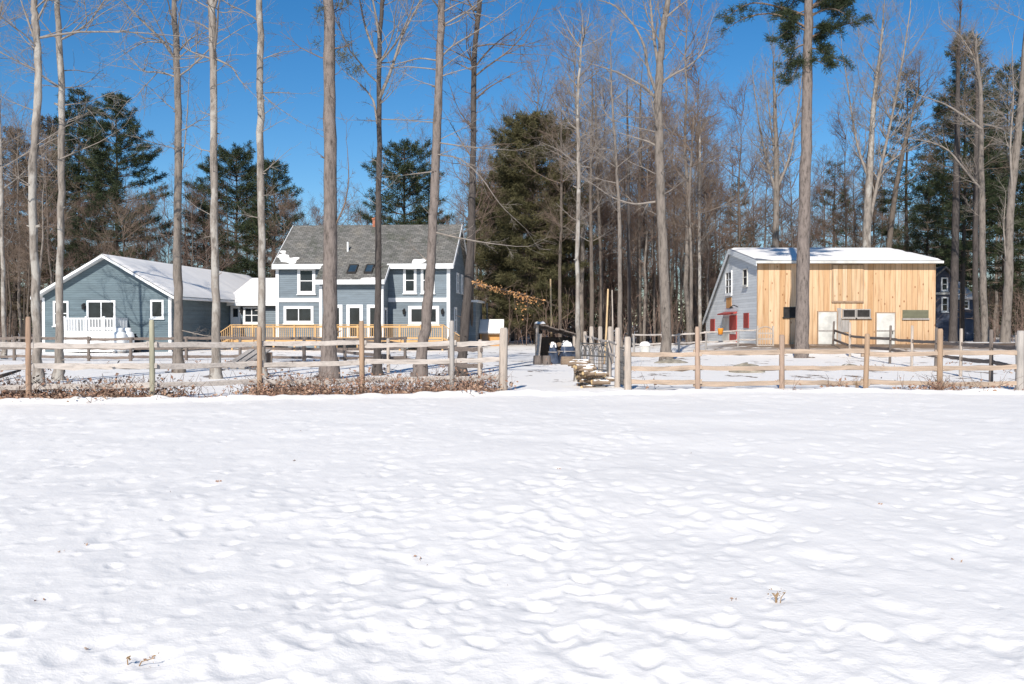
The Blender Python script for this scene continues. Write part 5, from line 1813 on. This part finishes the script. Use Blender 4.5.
# ---- brush and the far wood: masses nobody could count
def brush():
    rng = np.random.default_rng(95)
    m = MB()
    for i in range(1500):
        px = rng.uniform(-80, 1100)
        d = rng.uniform(70, 100)
        x = (px - CX) * d / F
        if 12 < x < 26 and d < 74: continue
        if x < -1 and px > 215 and d < 78: continue
        if px < 260 and d < 86: d += 14
        if 925 < px < 992 and d < 100: d += 28
        x = (px - CX) * d / F
        h = rng.uniform(1.0, 4.5)
        p = np.array([x, d, -.1])
        dd = norm(np.array([rng.normal(0, .22), rng.normal(0, .22), 1]))
        grow(m, rng, p, dd, h, .012 + .006 * h, 1, 2, .08, .15, (7, 7), (3, 3, 3, 3), .008)
    o = m.build('brush', M['twig_red'], None)
    tag(o, 'brown tangle of brush and saplings along the edge of the wood', 'brush', None, 'stuff')


def far_wood():
    rng = np.random.default_rng(96)
    kinds = []
    for k in range(5):
        b = MB(); r = np.random.default_rng(500 + k)
        H = 15
        b.tube([(0, 0, -.5), (r.normal(0, .2), 0, 7), (r.normal(0, .3), 0, H)], [.17, .12, .02], 5, False)
        for i in range(26):
            z = r.uniform(1, H); az = r.uniform(0, 6.28)
            grow(b, r, (0, 0, z), np.array([math.cos(az), math.sin(az), r.uniform(0, .9)]), r.uniform(1.2, 3.2), .03, 1, 2, .2, .2, (7, 5), (3, 3, 3, 3), .014)
        kinds.append(b.arrays())
    m, g = MB(), MB()
    for i in range(270):
        d = rng.uniform(120, 190); px = rng.uniform(-120, 1150)
        hs = .78 if px < 470 else .8 if px > 700 else 1.0
        V, Q, T = kinds[i % 5]
        a = rng.uniform(0, 6.28); s = rng.uniform(.75, 1.25) * hs
        W = np.stack([V[:, 0] * math.cos(a) - V[:, 1] * math.sin(a), V[:, 0] * math.sin(a) + V[:, 1] * math.cos(a), V[:, 2]], -1) * s
        m.add(W + ((px - CX) * d / F, d, 0), Q, T)
    o = m.build('far_woods', M['twig'], None)
    tag(o, 'far bare wood closing the background', 'woods', None, 'stuff')
    # understory evergreens of the far wood
    C, D = [], []
    for i in range(170):
        d = rng.uniform(105, 170); px = rng.uniform(-120, 1150)
        x = (px - CX) * d / F
        H = rng.uniform(5, 11) * (.8 if px < 470 else 1)
        n = int(H * 26)
        t = rng.random(n) ** .8
        r = (1 - t) ** .7 * H * .24 * np.sqrt(rng.random(n)); az = rng.uniform(0, 6.28, n)
        C.append(np.stack([x + r * np.cos(az), d + r * np.sin(az), .3 + t * H], -1)); D.append(np.stack([np.cos(az), np.sin(az), np.full(n, .1)], -1))
    needles_at(g, np.vstack(C), np.vstack(D), rng, 4, .75, .22)
    o = g.build('far_evergreens', M['needles'], None)
    tag(o, 'dark evergreen growth deep in the far wood', 'evergreens', None, 'stuff')


brush()
far_wood()
# ------------------------------------------------------------------ light, sky, camera
SUN_EL, SUN_AZ = math.radians(34), math.radians(13)   # az: sun stands behind the camera, this far to the left
sd = np.array([-math.sin(SUN_AZ) * math.cos(SUN_EL), -math.cos(SUN_AZ) * math.cos(SUN_EL), math.sin(SUN_EL)])
from mathutils import Vector
sl = bpy.data.lights.new('sun', 'SUN')
sl.energy = 5.0
sl.angle = math.radians(.53)
sl.color = (1.0, .95, .88)
so = bpy.data.objects.new('sun', sl)
COL.objects.link(so)
so.location = tuple(sd * 60)
so.rotation_euler = Vector(tuple(-sd)).to_track_quat('-Z', 'Y').to_euler()

w = bpy.data.worlds.new('World')
SC.world = w
w.use_nodes = True
nt = w.node_tree
bg = nt.nodes['Background']
sky = nt.nodes.new('ShaderNodeTexSky')
sky.sky_type = 'NISHITA'
sky.sun_disc = False
sky.sun_elevation = SUN_EL
sky.sun_rotation = math.atan2(sd[0], sd[1])
sky.altitude = 800
sky.air_density = 1.0
sky.dust_density = .15
sky.ozone_density = 4.0
hs = nt.nodes.new('ShaderNodeHueSaturation')
hs.inputs['Saturation'].default_value = 1.30
nt.links.new(sky.outputs[0], hs.inputs['Color'])
nt.links.new(hs.outputs[0], bg.inputs[0])
bg.inputs[1].default_value = .097

cam = bpy.data.cameras.new('camera')
cam.sensor_width = 36
cam.lens = F * 36 / 1024
cam.clip_end = 2000
cam.clip_start = .1
co = bpy.data.objects.new('camera', cam)
COL.objects.link(co)
co.location = (0, 0, EYE)
co.rotation_euler = (math.radians(90) - math.atan((342 - HY) / F), 0, 0)
SC.camera = co

SC.view_settings.view_transform = 'Standard'
SC.view_settings.look = 'None'
SC.view_settings.gamma = 1
SC.view_settings.exposure = .17
SC.render.engine = 'CYCLES'
SC.cycles.use_denoising = True
SC.cycles.max_bounces = 6
SC.cycles.diffuse_bounces = 3
SC.cycles.glossy_bounces = 2
SC.cycles.transmission_bounces = 2
SC.render.resolution_x, SC.render.resolution_y = 1024, 684
